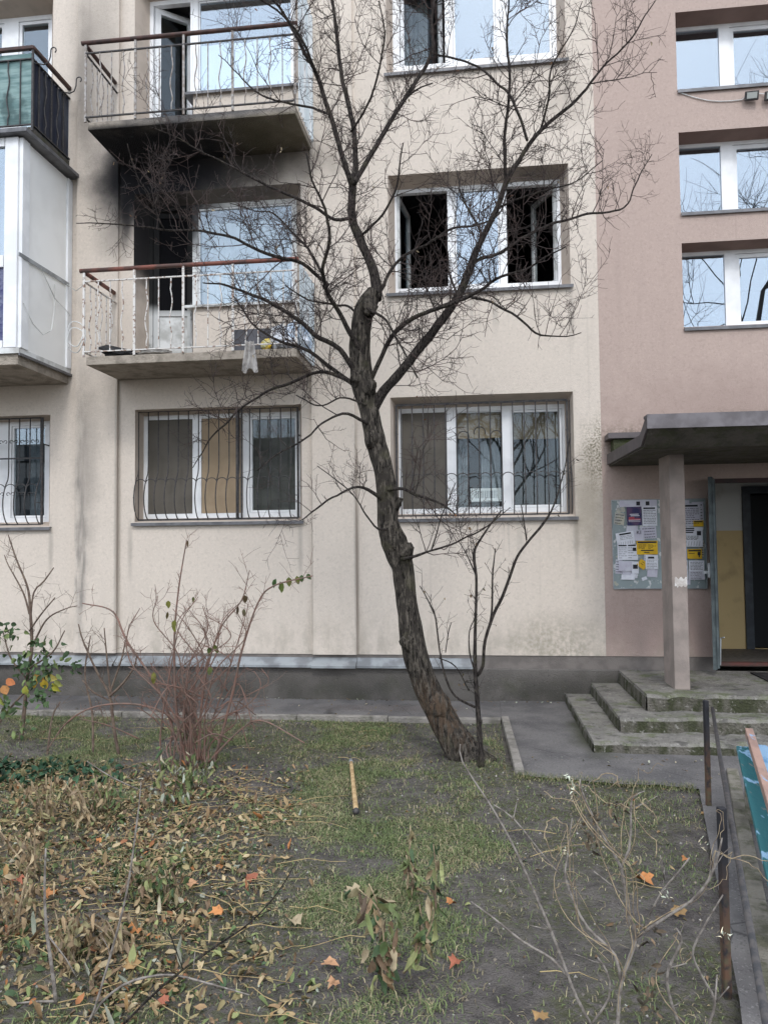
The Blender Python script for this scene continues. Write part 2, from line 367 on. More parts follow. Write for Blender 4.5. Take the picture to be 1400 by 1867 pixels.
m_glass = glass('window_glass', .12, (.9, .93, .93)); m_glass_hi = glass('coated_glass', .24, (.86, .9, .92)); m_glass_lo = glass('plain_glass', .035, (.92, .94, .93))
m_screen = simple('insect_screen', (.125, .112, .095), (.105, .095, .08), 3, .9); m_screen_d = simple('dark_insect_screen', (.034, .035, .036), (.022, .024, .026), 3, .9, spec=.1)
m_screen_m = simple('grey_brown_blind', (.105, .10, .09), (.075, .072, .066), 4, .9); m_shutter_d = simple('brown_blind', (.16, .125, .085), (.13, .105, .075), 4, .9); m_shutter = simple('ochre_blind', (.34, .26, .175), (.29, .22, .145), 3, .8); m_curtain = simple('white_curtain', (.62, .65, .70), (.50, .53, .58), 5, .95); m_curtain_d = simple('blue_grey_curtain', (.30, .33, .36), (.20, .23, .26), 6, .95)
m_blind_w = simple('white_pleated_blind', (.88, .89, .91), (.84, .85, .88), 4, .9)
def _leafm(name):
    M = Mat(name, .7, 0, .25).attr(); M.mix((.05, .035, .02), M.noise(45, 4).ss(.55, .72)*.45)
    return M.done()
m_leaf = _leafm('leaf'); m_grass = _leafm('grass_blade')

# ------------------------------------------------------------------ ground
GX0, GX1, GY0, GY1 = -9.0, 1.95, -8.6, -1.06
def gh(x, y):
    """height of the soil"""
    return .035*mnoise.noise(Vector((x*.9, y*.9, 1.3))) + .016*mnoise.noise(Vector((x*3.1, y*3.1, 7.1))) + .02*max(0, min(1, (-2.2-x)/1.5))*max(0, min(1, (-2.6-y)/1.0))
def sheet(name, x0, x1, y0, y1, z, m, holes=None):
    return tag(MB().quad((x0,y0,z),(x1,y0,z),(x1,y1,z),(x0,y1,z)).build(name, m), kind='structure')
sheet('ground', -300, 300, -400, 300, -.12, m_soil)
nx, ny = 150, 110
xs = np.linspace(GX0, GX1, nx); ys = np.linspace(GY0, GY1, ny)
V = np.array([[x, y, gh(x, y)*(1 if y < -1.3 else max(0, (-1.06-y)/.24)) - .012] for y in ys for x in xs]); I = np.arange(nx*ny).reshape(ny, nx)
F = np.stack([I[:-1, :-1], I[:-1, 1:], I[1:, 1:], I[1:, :-1]], -1).reshape(-1, 4)
tag(link('garden_soil', np_mesh('garden_soil', V, F, m_soil, smooth=True)), kind='structure')
# asphalt apron along the wall and the entrance path with an uneven front edge
def jag(p0, p1, n, amp, seed):
    out = []
    for i in range(n+1):
        t = i/n; x = p0[0]+(p1[0]-p0[0])*t; y = p0[1]+(p1[1]-p0[1])*t
        k = mnoise.noise(Vector((x*2.5, y*2.5, seed)))+.5*mnoise.noise(Vector((x*9, y*9, seed)))
        out.append((x, y+amp*k*(0 if i in (0, n) else 1)))
    return out
m = MB(); m.v = [(-11, -1.0, .012), (.215, -1.0, .012), (.215, 0.2, .012), (-11, .2, .012)]; m.f = [(0, 1, 2, 3)]
tag(m.build('apron', m_asphalt), kind='structure')
edge = jag((.30, -2.98), (1.62, -3.22), 26, .07, 3.3)
poly = [(.215, .2), (.215, -1.0), (.30, -2.98)] + edge[1:] + [(1.62, -3.22), (1.02, -6.0), (.35, -8.6), (6, -8.6), (6, .2)]
m = MB(); m.v = [(x, y, .020) for x, y in poly]; m.f = [tuple(range(len(poly)))]
tag(m.build('entrance_path', m_asphalt), kind='structure')
# kerb stones
kb = empty('kerb', (-3, -1.05, 0)); tag(kb, 'pale concrete edging stones between the lawn and the asphalt along the wall', 'kerb')
x = -9.0
while x < .12:
    x1 = min(x+1.0, .205); dz = random.uniform(-.006, .006)
    MB().box(x+.004, x1-.004, -1.085, -1.003, -.1, .045+dz).build('kerb_stone', m_kerb, kb, bevel=.008); x = x1
for i in range(2):
    y1 = -1.003-i*.98; y0 = y1-.975
    MB().bar((.245+i*.027, y1, -.02), (.272+i*.027, y0+.008, -.02), .075, .155).build('kerb_stone', m_kerb, kb, bevel=.008)
pk = empty('path_kerb', (1.7, -4.5, 0)); tag(pk, 'mossy concrete kerb running beside the bench and the low black fence', 'kerb')
a = G(1335, 1412); d = (G(1400, 1760)-G(1335, 1412)).normalized()
for i in range(5):
    p = a+d*(i*.82); q = a+d*(i*.82+.81); p.z = q.z = .0
    MB().bar(p, q, .085, .10).build('kerb_stone', m_path_edge, pk, bevel=.008)

# ------------------------------------------------------------------ building
BLD = empty('apartment_building', (-1, .2, 0))
tag(BLD, 'cream and pink rendered block of flats with balconies and a soot stained burnt flat', 'building')
def grid_faces(mb, x0, x1, z0, z1, holes, f):
    Xs = sorted(set([x0, x1]+[v for h in holes for v in h[:2] if x0 < v < x1])); Zs = sorted(set([z0, z1]+[v for h in holes for v in h[2:4] if z0 < v < z1]))
    for a, b in zip(Xs, Xs[1:]):
        for c, d in zip(Zs, Zs[1:]):
            mx_, mz_ = (a+b)/2, (c+d)/2
            if any(h[0] < mx_ < h[1] and h[2] < mz_ < h[3] for h in holes): continue
            mb.quad(*[f(p, q) for p, q in ((a, c), (b, c), (b, d), (a, d))])
def wall(name, x0, x1, z0, z1, Y, holes, m, thick=.3):
    mb = MB(); grid_faces(mb, x0, x1, z0, z1, holes, lambda p, q: (p, Y, q))
    if Y < 0:
        mb.quad((x0,Y,z0),(x0,Y,z1),(x0,.05,z1),(x0,.05,z0)); mb.quad((x1,Y,z0),(x1,.05,z0),(x1,.05,z1),(x1,Y,z1)); mb.quad((x0,Y,z0),(x0,.05,z0),(x1,.05,z0),(x1,Y,z0))
    return mb.build(name, m, BLD)
def reveal(mb, o, i, Y, dep, sides='LRTB'):
    """o, i: outer and inner (x0,x1,z0,z1)"""
    Yi = Y+dep
    O = [(o[0], Y, o[2]), (o[1], Y, o[2]), (o[1], Y, o[3]), (o[0], Y, o[3])]; N = [(i[0], Yi, i[2]), (i[1], Yi, i[2]), (i[1], Yi, i[3]), (i[0], Yi, i[3])]
    for k, sd_ in enumerate('BRTL'):
        if sd_ in sides: j = (k+1) % 4; mb.quad(O[k], O[j], N[j], N[k])
def rect(l, r, t, b, Y=0.0):
    """pixel left/right (at mid height), top/bottom (at mid width) on the plane y=Y"""
    cx, cy = (l+r)/2, (t+b)/2
    return (W(l, cy, Y).x, W(r, cy, Y).x, W(cx, b, Y).z, W(cx, t, Y).z)
DEP = .26
ZT, ZB = 11.8, .555
XA, XB, XC, XD, XE = -5.155, -4.585, -2.043, -1.495, 1.465
A_o = (-1.06, 1.148, 2.215, 3.709); B_o = (-1.06, 1.148, 5.015, 6.509); C_o = (-1.06, 1.148, 7.815, 9.309)
A_i = rect(727, 1031, 741, 935, DEP); B_i = rect(720, 1022, 336, 527, DEP)
C_i = (B_i[0], B_i[1], W(868, 117, DEP).z, 9.25)
D_o = rect(246, 550, 742, 950); D_i = rect(262, 547, 754, 944, DEP)
G_o = (-7.2, W(91, 860).x, W(60, 960).z, W(60, 757).z); G_i = (-7.15, W(90, 860, DEP).x-.0, W(60, 952, DEP).z, W(60, 768, DEP).z)
MZ = 4.16; UZ = 7.005
e_head = W(300, 350).z; e_l = W(244, 450).x; e_r = W(549, 450).x; e_m = W(352, 450).x; e_s = W(450, 551).z
E_d = (e_l, e_m, MZ-.02, e_head); E_w = (e_m, e_r, e_s, e_head)
dF = UZ-MZ
F_d = (e_l, e_m, UZ-.02, e_head+dF); F_w = (e_m, e_r, W(450, 160).z, e_head+dF)
H_o = (-7.6, W(97, 40).x, UZ, 9.3)
J_o = [(2.447, 4.05, 4.43, 5.441), (2.447, 4.05, 5.815, 6.79), (2.447, 4.05, 7.315, 8.273)]
K_o = (2.70, 4.30, .46, W(1330, 872).z)
wall('wall', -11, XA, ZB, ZT, 0, [G_o, H_o], m_cream)
wall('pier', XA, XB, ZB, ZT, -.045, [], m_cream)
wall('wall', XB, XC, ZB, ZT, 0, [D_o, E_d, E_w, F_d, F_w], m_cream)
wall('pier', XC, XD, ZB, ZT, -.04, [], m_cream)
wall('wall', XD, XE, ZB, ZT, 0, [A_o, B_o, C_o], m_cream)
wall('stair_wall', XE, 9, ZB-.0, ZT, 0, J_o+[K_o], m_pink)
mb = MB(); mb.quad((-11, 0, ZT), (9, 0, ZT), (9, 11, ZT), (-11, 11, ZT)); mb.quad((-11, 0, 0), (-11, 0, ZT), (-11, 11, ZT), (-11, 11, 0)); mb.quad((9, 0, 0), (9, 11, 0), (9, 11, ZT), (9, 0, ZT)); mb.quad((9, 11, 0), (-11, 11, 0), (-11, 11, ZT), (9, 11, ZT))
mb.build('rear_shell', m_cream, BLD)
# plinth with its zinc ledge
mb = MB(); grid_faces(mb, -11, 2.70, .385, ZB, [], lambda p, q: (p, .012, q)); mb.quad((-11, .012, ZB), (2.7, .012, ZB), (2.7, 0, ZB), (-11, 0, ZB)); mb.build('plinth_band', m_plinth_up, BLD)
mb = MB(); grid_faces(mb, -11, -.07, -.1, .42, [], lambda p, q: (p, -.03, q)); grid_faces(mb, -.07, 2.6, -.1, .385, [], lambda p, q: (p, -.006, q)); mb.quad((-.07, -.03, -.1), (-.07, .012, -.1), (-.07, .012, .42), (-.07, -.03, .42)); mb.quad((-.07, -.006, .385), (2.6, -.006, .385), (2.6, .012, .40), (-.07, .012, .40))
mb.build('plinth', m_plinth, BLD)
for x0, x1 in ((-11, XA), (XA, XB), (XB, XC), (XC, XD), (XD, -.06)):
    dy = -.04 if (x0 in (XA, XC)) else 0
    MB().prism([(x0+.002, .011+0, .515), (x0+.002, -.105+dy, .432), (x0+.002, -.105+dy, .405), (x0+.002, -.095+dy, .405), (x0+.002, -.095+dy, .424), (x0+.002, .011, .507)], (x1-x0-.004, 0, 0)).build('ledge', m_ledge, BLD)

# ------------------------------------------------------------------ windows
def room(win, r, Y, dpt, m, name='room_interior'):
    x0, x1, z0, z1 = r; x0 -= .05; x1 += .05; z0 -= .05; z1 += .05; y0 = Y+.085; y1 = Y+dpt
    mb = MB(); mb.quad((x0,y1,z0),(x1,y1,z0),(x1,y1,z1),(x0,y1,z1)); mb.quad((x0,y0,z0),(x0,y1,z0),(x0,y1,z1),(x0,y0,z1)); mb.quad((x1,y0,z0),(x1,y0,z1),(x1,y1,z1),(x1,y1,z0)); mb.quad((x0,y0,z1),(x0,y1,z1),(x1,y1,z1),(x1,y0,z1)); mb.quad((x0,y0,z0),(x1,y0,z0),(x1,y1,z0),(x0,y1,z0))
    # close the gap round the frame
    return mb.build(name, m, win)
def frame_mesh(r, cells, Y, t=.075):
    x0, x1, z0, z1 = r; mb = MB(); grid_faces(mb, x0, x1, z0, z1, cells, lambda p, q: (p, Y, q))
    for c in cells:
        a = [(c[0],c[2]),(c[1],c[2]),(c[1],c[3]),(c[0],c[3])]
        for k in range(4):
            p, q = a[k], a[(k+1) % 4]; mb.quad((p[0],Y,p[1]),(p[0],Y+t,p[1]),(q[0],Y+t,q[1]),(q[0],Y,q[1]))
    grid_faces(mb, x0, x1, z0, z1, cells, lambda p, q: (p, Y+t, q))
    a = [(x0,z0),(x1,z0),(x1,z1),(x0,z1)]
    for k in range(4):
        p, q = a[k], a[(k+1) % 4]; mb.quad((p[0],Y,p[1]),(q[0],Y,q[1]),(q[0],Y+t,q[1]),(p[0],Y+t,p[1]))
    return mb
def sash(win, c, Y, w=.045, m=None, pane=True, g=None):
    i = (c[0]+w, c[1]-w, c[2]+w, c[3]-w); s = frame_mesh((c[0]+.004, c[1]-.004, c[2]+.004, c[3]-.004), [i], Y+.016, .05).build('sash', m or m_white, win)
    if pane: MB().box(i[0]-.01, i[1]+.01, Y+.035, Y+.041, i[2]-.01, i[3]+.01).build('pane', g or m_glass, win)
    return i
def sill(win, o, Y, drop=.05, m=None, out=.05, ext=.03, dep=DEP):
    z = o[2]; mb = MB()
    mb.prism([(o[0]-ext, Y+dep, z+.018), (o[0]-ext, Y-out, z-.012), (o[0]-ext, Y-out, z-drop), (o[0]-ext, Y-out+.006, z-drop), (o[0]-ext, Y-out+.006, z-.022), (o[0]-ext, Y+dep, z+.006)], (o[1]-o[0]+2*ext, 0, 0))
    return mb.build('sill', m or m_sill, win)
def curtain(win, x0, x1, z0, z1, Y, m, folds=14, amp=.02, name='curtain'):
    n = folds*6; Vv = []; F_ = []
    for i in range(n+1):
        t = i/n; y = Y+amp*math.sin(t*folds*2*math.pi+.7*math.sin(t*9)); Vv += [(x0+(x1-x0)*t, y, z0), (x0+(x1-x0)*t, y+.01*math.sin(t*17), z1)]
    F_ = [(2*i, 2*i+2, 2*i+3, 2*i+1) for i in range(n)]
    mb = MB(); mb.v = Vv; mb.f = F_; return mb.build(name, m, win, True)
def xat(px, r, Y): return W(px, 933 if False else (0), Y).x
def cells_px(r, pxs, Y, rowpx, mt=.055, mbm=.06):
    return [(W(a, rowpx, Y).x, W(b, rowpx, Y).x, r[2]+mbm, r[3]-mt) for a, b in pxs]
def reveal_obj(o, i, Y, dep, mat_, sides='LRTB'):
    mb = MB(); reveal(mb, o, i, Y, dep, sides); return mb.build('reveal', mat_, BLD)
def win(r, cells, Y, mat_=None, label=None):
    o = frame_mesh(r, cells, Y).build('window', mat_ or m_white, BLD)
    if label: o['label'] = label
    return o
def board(w, c, Y, m, name, z0=None, z1=None):
    return MB().box(c[0]+.002, c[1]-.002, Y, Y+.004, z0 if z0 is not None else c[2]+.002, z1 if z1 is not None else c[3]-.002).build(name, m, w)
Yw = DEP
# A: ground floor, right
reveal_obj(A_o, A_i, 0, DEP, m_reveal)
cA = cells_px(A_i, [(733, 815), (832, 916), (932, 1026)], Yw, 838)
wA = win(A_i, cA, Yw, label='three part white window with iron grille behind the tree trunk'); sill(wA, A_o, 0)
i = sash(wA, cA[0], Yw, .02, g=m_glass_lo); board(wA, cA[0], Yw+.008, m_screen, 'insect_screen')
sash(wA, cA[1], Yw, .012, g=m_glass_lo); c = cA[1]
MB().box(c[0], c[1], Yw+.10, Yw+.11, c[3]-.33, c[3]).build('blind', m_shutter, wA); curtain(wA, c[0]-.05, c[0]+.14, c[2], c[3], Yw+.35, m_curtain_d, 3); curtain(wA, c[1]-.26, c[1]+.05, c[2], c[3], Yw+.3, m_curtain_d, 5)
i = sash(wA, cA[2], Yw, .03, g=m_glass_lo); c = cA[2]; MB().box(c[0], c[1], Yw+.07, Yw+.08, c[3]-.36, c[3]).build('blind', m_shutter_d, wA); curtain(wA, c[0], c[1], c[2], c[3]-.34, Yw+.12, m_screen_d, 9, .015)
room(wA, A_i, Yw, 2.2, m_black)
# B: burnt flat window
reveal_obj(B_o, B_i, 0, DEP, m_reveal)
cB = cells_px(B_i, [(724, 816), (829, 911), (924, 1016)], Yw, 431, .05, .055)
wB = win(B_i, cB, Yw, label='burnt out window with both side sashes swung open'); sill(wB, B_o, 0); sash(wB, cB[1], Yw, .022, g=m_glass_hi)
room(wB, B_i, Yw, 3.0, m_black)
def swung(w, c, Y, hinge, ang, m=None, fr=.05, g=None, name='open_sash'):
    """sash leaf swung into the room about its hinge side ('L' or 'R')"""
    wd_ = c[1]-c[0]; hx = c[0] if hinge == 'L' else c[1]; sgn = 1 if hinge == 'L' else -1
    R_ = Matrix.Translation((hx, Y+.06, 0)) @ Matrix.Rotation(sgn*ang, 4, 'Z')
    mb = MB(); a, b = (0, wd_) if sgn > 0 else (-wd_, 0)
    mb.box(a, a+fr, -.025, .025, c[2], c[3], R_); mb.box(b-fr, b, -.025, .025, c[2], c[3], R_); mb.box(a+fr, b-fr, -.025, .025, c[2], c[2]+fr, R_); mb.box(a+fr, b-fr, -.025, .025, c[3]-fr, c[3], R_)
    o = mb.build(name, m or m_white, w); MB().box(a+fr, b-fr, -.004, .004, c[2]+fr, c[3]-fr, R_).build('sash_pane', g or m_glass, w); return o
swung(wB, cB[0], Yw, 'L', math.radians(82), m_white_dirty, g=m_glass_lo); swung(wB, cB[2], Yw, 'R', math.radians(66), m_white_dirty, g=m_glass_lo)
# C: second floor, right
reveal_obj(C_o, C_i, 0, DEP, m_reveal)
cC = cells_px(C_i, [(728, 811), (825, 904), (922, 1006)], Yw, 60, .05, .06)
wC = win(C_i, cC, Yw, label='top white window reflecting the pale sky, left sash ajar'); sill(wC, C_o, 0)
swung(wC, cC[0], Yw, 'L', math.radians(24), g=m_glass_lo); curtain(wC, cC[0][0]+.02, cC[0][0]+.34, cC[0][2], cC[0][3], Yw+.42, m_curtain_d, 6)
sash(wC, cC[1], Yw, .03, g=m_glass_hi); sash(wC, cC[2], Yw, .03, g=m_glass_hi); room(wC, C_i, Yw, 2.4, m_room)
# D: ground floor, left
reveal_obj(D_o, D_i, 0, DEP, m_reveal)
cD = cells_px(D_i, [(270, 351), (367, 443), (455, 542)], Yw, 848)
wD = win(D_i, cD, Yw, label='three part white window with pot bellied iron grille under the balconies'); sill(wD, D_o, 0)
sash(wD, cD[0], Yw, .02, g=m_glass_lo); board(wD, cD[0], Yw+.008, m_screen, 'insect_screen')
sash(wD, cD[1], Yw, .006, g=m_glass_lo); board(wD, cD[1], Yw+.01, m_shutter, 'blind')
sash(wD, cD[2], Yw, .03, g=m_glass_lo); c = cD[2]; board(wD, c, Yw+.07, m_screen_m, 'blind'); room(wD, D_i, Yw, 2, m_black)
# G: ground floor, far left
reveal_obj(G_o, G_i, 0, DEP, m_reveal)
cG = cells_px(G_i, [(-60, 0), (20, 84)], Yw, 860); wG = win(G_i, cG, Yw, label='white window at the left edge with scrolled grille and house plant'); sill(wG, G_o, 0)
for c in cG: sash(wG, c, Yw, .03, g=m_glass)
c = cG[1]; curtain(wG, c[0], c[1], c[2], c[3], Yw+.45, m_curtain_d, 8); room(wG, G_i, Yw, 2, m_room)
# J: stair windows
for k, (o, cut) in enumerate(zip(J_o, ((1234, 1309, 1329), (1241, 1315, 1337), (1249, 1324, 1344)))):
    ii = (o[0]+.01, o[1]-.02, o[2]+.02, o[3]-.02); reveal_obj(o, ii, 0, DEP, m_reveal_p); row = (100, 325, 525)[k]
    xa = ii[0]+.035; xb = W(cut[1], row, Yw).x; xc = W(cut[2], row, Yw).x
    cj = [(xa, xb, ii[2]+.045, ii[3]-.045), (xc, ii[1]-.04, ii[2]+.045, ii[3]-.045)]
    w = win(ii, cj, Yw, label=('lowest', 'middle', 'topmost')[k]+' white stairwell window in the pink wall'); sill(w, o, 0, .05, out=.03, ext=.0)
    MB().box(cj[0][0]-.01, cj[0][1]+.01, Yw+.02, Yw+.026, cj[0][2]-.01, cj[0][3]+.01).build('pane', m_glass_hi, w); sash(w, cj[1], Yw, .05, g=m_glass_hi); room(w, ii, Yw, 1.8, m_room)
# balcony doors and windows: E burnt flat, F above
def balcony_opening(dr, wr, zf, burnt):
    Yi = .28; fx0 = W(272, 450, Yi).x; fx1 = W(351, 450, Yi).x; wx1 = W(541, 450, Yi).x; head = dr[3]-.06
    rm = MB(); Yo = 0.0
    reveal(rm, dr, (fx0, fx1, zf-.02, head), 0, Yi, 'LTB'); reveal(rm, wr, (fx1, wx1, wr[2]+.01, head), 0, Yi, 'RTB')
    rm.quad((dr[1], 0, zf-.02), (dr[1], Yi, zf-.02), (dr[1], Yi, wr[2]), (dr[1], 0, wr[2])); rm.build('reveal', m_reveal, BLD)
    fd = (fx0, fx1-.002, zf, head); fwi = (fx1, wx1, wr[2]+.015, head)
    dcell = (fd[0]+.05, fd[1]-.03, fd[2]+.05, fd[3]-.06)
    if burnt:
        d = frame_mesh(fd, [dcell], Yi).build('balcony_door', m_char_frame, BLD); d['label'] = 'charred balcony door of the burnt flat with white lower panel'
    else:
        d = frame_mesh(fd, [dcell], Yi).build('balcony_door', m_white, BLD); d['label'] = 'white balcony door opened inwards on the upper balcony'
    # leaf
    ang = math.radians(9 if burnt else 38); R_ = Matrix.Translation((dcell[0], Yi+.05, 0)) @ Matrix.Rotation(ang, 4, 'Z'); wd_ = dcell[1]-dcell[0]; fr = .075; zp = dcell[2]+.76 if burnt else dcell[2]+.30
    mb = MB()
    mb.box(0, fr, -.03, .03, dcell[2], dcell[3], R_).box(wd_-fr, wd_, -.03, .03, dcell[2], dcell[3], R_).box(fr, wd_-fr, -.03, .03, dcell[2], dcell[2]+fr, R_).box(fr, wd_-fr, -.03, .03, dcell[3]-fr, dcell[3], R_).box(fr, wd_-fr, -.03, .03, zp, zp+fr, R_)
    mb.build('door_leaf', m_char_frame if burnt else m_white, d); MB().box(fr, wd_-fr, -.012, .012, dcell[2]+fr, zp, R_).build('door_panel', m_white_dirty if burnt else m_white, d)
    MB().box(fr, wd_-fr, -.004, .004, zp+fr, dcell[3]-fr, R_).build('door_pane', m_dark_gap if burnt else m_glass_lo, d)
    wcell = (fwi[0]+.075, fwi[1]-.05, fwi[2]+.05, fwi[3]-.055)
    w = frame_mesh(fwi, [wcell], Yi).build('balcony_window', m_sooty if burnt else m_white, BLD); sash(w, wcell, Yi, .02, g=m_glass_hi if not burnt else m_glass)
    if burnt: w['label'] = 'burnt flat balcony window with a pale curtain and soot at its top'
    else: w['label'] = 'upper balcony window with a white curtain in its lower part'
    sill(w, (fx1+.02, wr[1], wr[2]+.0, 0), 0, .045, m=m_white_dirty if burnt else m_sill, dep=.28)
    if burnt: curtain(w, wcell[0], wcell[1], wcell[2], wcell[3]-.15, Yi+.16, m_curtain, 10, .03)
    else: curtain(w, wcell[0], wcell[1], wcell[2], wcell[2]+.80, Yi+.075, m_blind_w, 3, .003); curtain(d, fx0+.2, fx1, zf, head, Yi+.9, m_curtain_d, 5, .05)
    # closed room behind both
    x0, x1, z0, z1 = fx0-.3, wx1+.1, zf-.03, head+.05; y0, y1 = Yi+.08, Yi+3
    mb = MB(); mb.quad((x0,y1,z0),(x1,y1,z0),(x1,y1,z1),(x0,y1,z1)); mb.quad((x0,y0,z0),(x0,y1,z0),(x0,y1,z1),(x0,y0,z1)); mb.quad((x1,y0,z0),(x1,y0,z1),(x1,y1,z1),(x1,y1,z0)); mb.quad((x0,y0,z1),(x0,y1,z1),(x1,y1,z1),(x1,y0,z1)); mb.quad((x0,y0,z0),(x1,y0,z0),(x1,y1,z0),(x0,y1,z0))
    mb.quad((fx1, Yi+.078, zf-.03), (wx1+.1, Yi+.078, zf-.03), (wx1+.1, Yi+.078, wr[2]+.02), (fx1, Yi+.078, wr[2]+.02)); mb.quad((x0, Yi+.079, z0), (fx0, Yi+.079, z0), (fx0, Yi+.079, z1), (x0, Yi+.079, z1))
    mb.build('room_interior', m_black if burnt else m_room, d)
M = Mat('sooty_white_plastic', .6, 0, .3).base((.66, .67, .66)); M.mix(SOOT, M.blob((-4.0, 0, 6.5), (.85, None, 1.0), .45, M.noise(5, 5)*.4-.2)*.97); M.mix((.16, .15, .14), M.noise(7, 5).ss(.5, .75)*.5); m_sooty = M.done()
M = Mat('charred_frame', .8, 0, .2).base((.012, .012, .012)); M.mix((.60, .61, .60), (1.0-M.z.ss(4.95, 5.15))*M.noise(6, 4).ss(.2, .45)*.85); m_char_frame = M.done()
m_dark_gap = simple('dark_gap_fill', (.006, .006, .007), None, rough=.9, spec=.05)  # opaque black sheet stands for the dark, burnt-out opening; the glass is gone
balcony_opening(E_d, E_w, MZ, True); balcony_opening(F_d, F_w, UZ, False)
# left upper balcony door and window (H)
Yi = .28; ii = (H_o[0]+.02, W(95, 40, Yi).x, UZ, 9.25); reveal_obj(H_o, ii, 0, Yi, m_reveal)
cH = [(W(-60, 40, Yi).x, W(8, 40, Yi).x, UZ+.1, 9.19), (W(34, 40, Yi).x, W(94, 40, Yi).x-.01, UZ+.1, 9.19)]
wH = win(ii, cH, Yi, label='white balcony window behind the green screened railing'); [sash(wH, c, Yi, .045) for c in cH]
curtain(wH, ii[0], ii[1], UZ, UZ+1.28, Yi+.10, m_blind_w, 3, .004); room(wH, ii, Yi, 2, m_room)

# ------------------------------------------------------------------ balconies
BD = .85
def wavy(h, n=18, amp=.016):
    return [(amp*math.sin((i/n)*h*14.0)*(1 if .12 < i/n < .88 else 0), 0, h*i/n) for i in range(n+1)]
def balcony(zb, zt, zr, hand_m, iron_m, label, x0=XB+.008, x1=XC+.01):
    b = MB().prism([(x0, -.04 if False else 0.0, zb), (x0, -BD, zb), (x0, -BD, zt-.012), (x0, -BD+.03, zt), (x0, 0.0, zt)], (x1-x0, 0, 0)).build('balcony', m_slab, BLD, bevel=.006); b['label'] = label
    yr = -BD-.005; zl = zt+.05; zu = zr-.13
    hr = MB().tube([(x0-.08, yr, zr), ((x0+x1)/2, yr+.01, zr+.006), (x1+.03, yr, zr)], .026, 10).build('handrail', hand_m, b, True)
    MB().tube([(x0-.05, yr, zr), (x0-.05, -.06, zr-.0)], .026, 10).build('handrail', hand_m, b, True)
    for z, r in ((zu, .010), (zl, .011)):
        MB().bar((x0-.03, yr, z), (x1, yr, z), .022, .014).build('rail', m_iron if iron_m is m_greyiron else iron_m, b); MB().bar((x0-.03, yr, z), (x0-.03, -.04, z), .022, .014).build('rail', m_iron if iron_m is m_greyiron else iron_m, b)
    h = zu-zl; st = MB().bar((0, 0, 0), (0, 0, h), .011, .011).mesh('bar', iron_m); wv = MB().tube(wavy(h), .0075, 6).mesh('bar', iron_m, True)
    po = MB().bar((0, 0, 0), (0, 0, zr-zt+.01), .026, .018).mesh('post', iron_m)
    n = 17; dx = (x1-x0)/n
    for k in range(n+1):
        x = x0+dx*k
        if k in (0, 4, 8, 12, 17): link('post', po, b, (x-(.03 if k == 0 else 0), yr, zt-.01))
        else: link('bar', st if k % 2 == 0 else wv, b, (x, yr, zl))
    for k in range(1, 6): link('bar', st if k % 2 == 0 else wv, b, (x0-.03, yr+(BD-.05)*k/6+.02, zl))
    return b
bM = balcony(4.052, MZ, 5.185, m_handr, m_whiteiron, 'burnt flat balcony with flaking white railing and red handrail'); bU = balcony(6.90, UZ, 7.975, m_hand, m_greyiron, 'upper balcony with dark handrail and soot blackened underside')
# weathered corrugated screens on the right-hand ends
M = Mat('weathered_sheet', .55, .2, .4).base((.52, .58, .61)); M.mix((.75, .76, .76), M.noise(3, 5, 1, 1, .3).ss(.45, .65)); M.mix((.28, .20, .14), M.noise(5, 6, 2, 3, .3, 4).ss(.60, .72)*.7); m_sheet = M.done()
for b, z0, z1 in ((bM, 4.12, 5.16), (bU, 6.98, 8.6)):
    Vv = []; n = 44
    for i in range(n+1):
        y = -BD+.02+(BD-.03)*i/n; x = XC+.045+.012*math.sin(i*1.15); Vv += [(x, y, z0), (x, y, z1)]
    mb = MB(); mb.v = Vv; mb.f = [(2*i, 2*i+2, 2*i+3, 2*i+1) for i in range(n)]; o = mb.build('side_screen', m_sheet, b); s = o.modifiers.new('t', 'SOLIDIFY'); s.thickness = .004
# left upper balcony with screened iron railing
LX1 = -5.29; bL = MB().box(-8.2, LX1, -BD, 0, 6.89, 7.0).build('balcony', m_canopy, BLD); bL['label'] = 'left balcony with black railing backed by green mesh'
M = Mat('green_mesh', .8, 0, .2).base((.12, .20, .20)); M.mix((.24, .34, .33), M.noise(3, 5, 1, 1, 6).ss(.38, .65)); M.mix((.05, .085, .085), M.noise(2.2, 5, off=3).ss(.52, .62)*.7); m_mesh = M.done()
M = Mat('dark_foil', .45, 0, .4).base((.014, .018, .034)); M.mix((.05, .06, .08), M.noise(4, 5, 1, 1, .4).ss(.5, .7)); m_foil = M.done()
MB().box(-8.2, LX1-.02, -BD+.015, -BD+.022, 7.03, 7.93).build('mesh_screen', m_mesh, bL)
mb = MB(); n = 30; mb.v = [v for i in range(n+1) for v in ((LX1-.02+.012*math.sin(i*1.7), -BD+.04+(BD-.05)*i/n, 6.98), (LX1-.02+.012*math.sin(i*1.9+1), -BD+.04+(BD-.05)*i/n, 7.86))]; mb.f = [(2*i, 2*i+2, 2*i+3, 2*i+1) for i in range(n)]; mb.build('foil_screen', m_foil, bL, True)
MB().bar((-8.2, -BD, 7.985), (LX1+.02, -BD, 7.985), .05, .045).build('handrail', m_hand, bL, bevel=.008); MB().bar((LX1, -BD, 7.985), (LX1, .0, 7.985), .05, .045).build('handrail', m_hand, bL, bevel=.008)
for z in (7.85, 7.03): MB().bar((-8.2, -BD, z), (LX1, -BD, z), .022, .014).build('rail', m_iron, bL); MB().bar((LX1, -BD, z), (LX1, 0, z), .022, .014).build('rail', m_iron, bL)
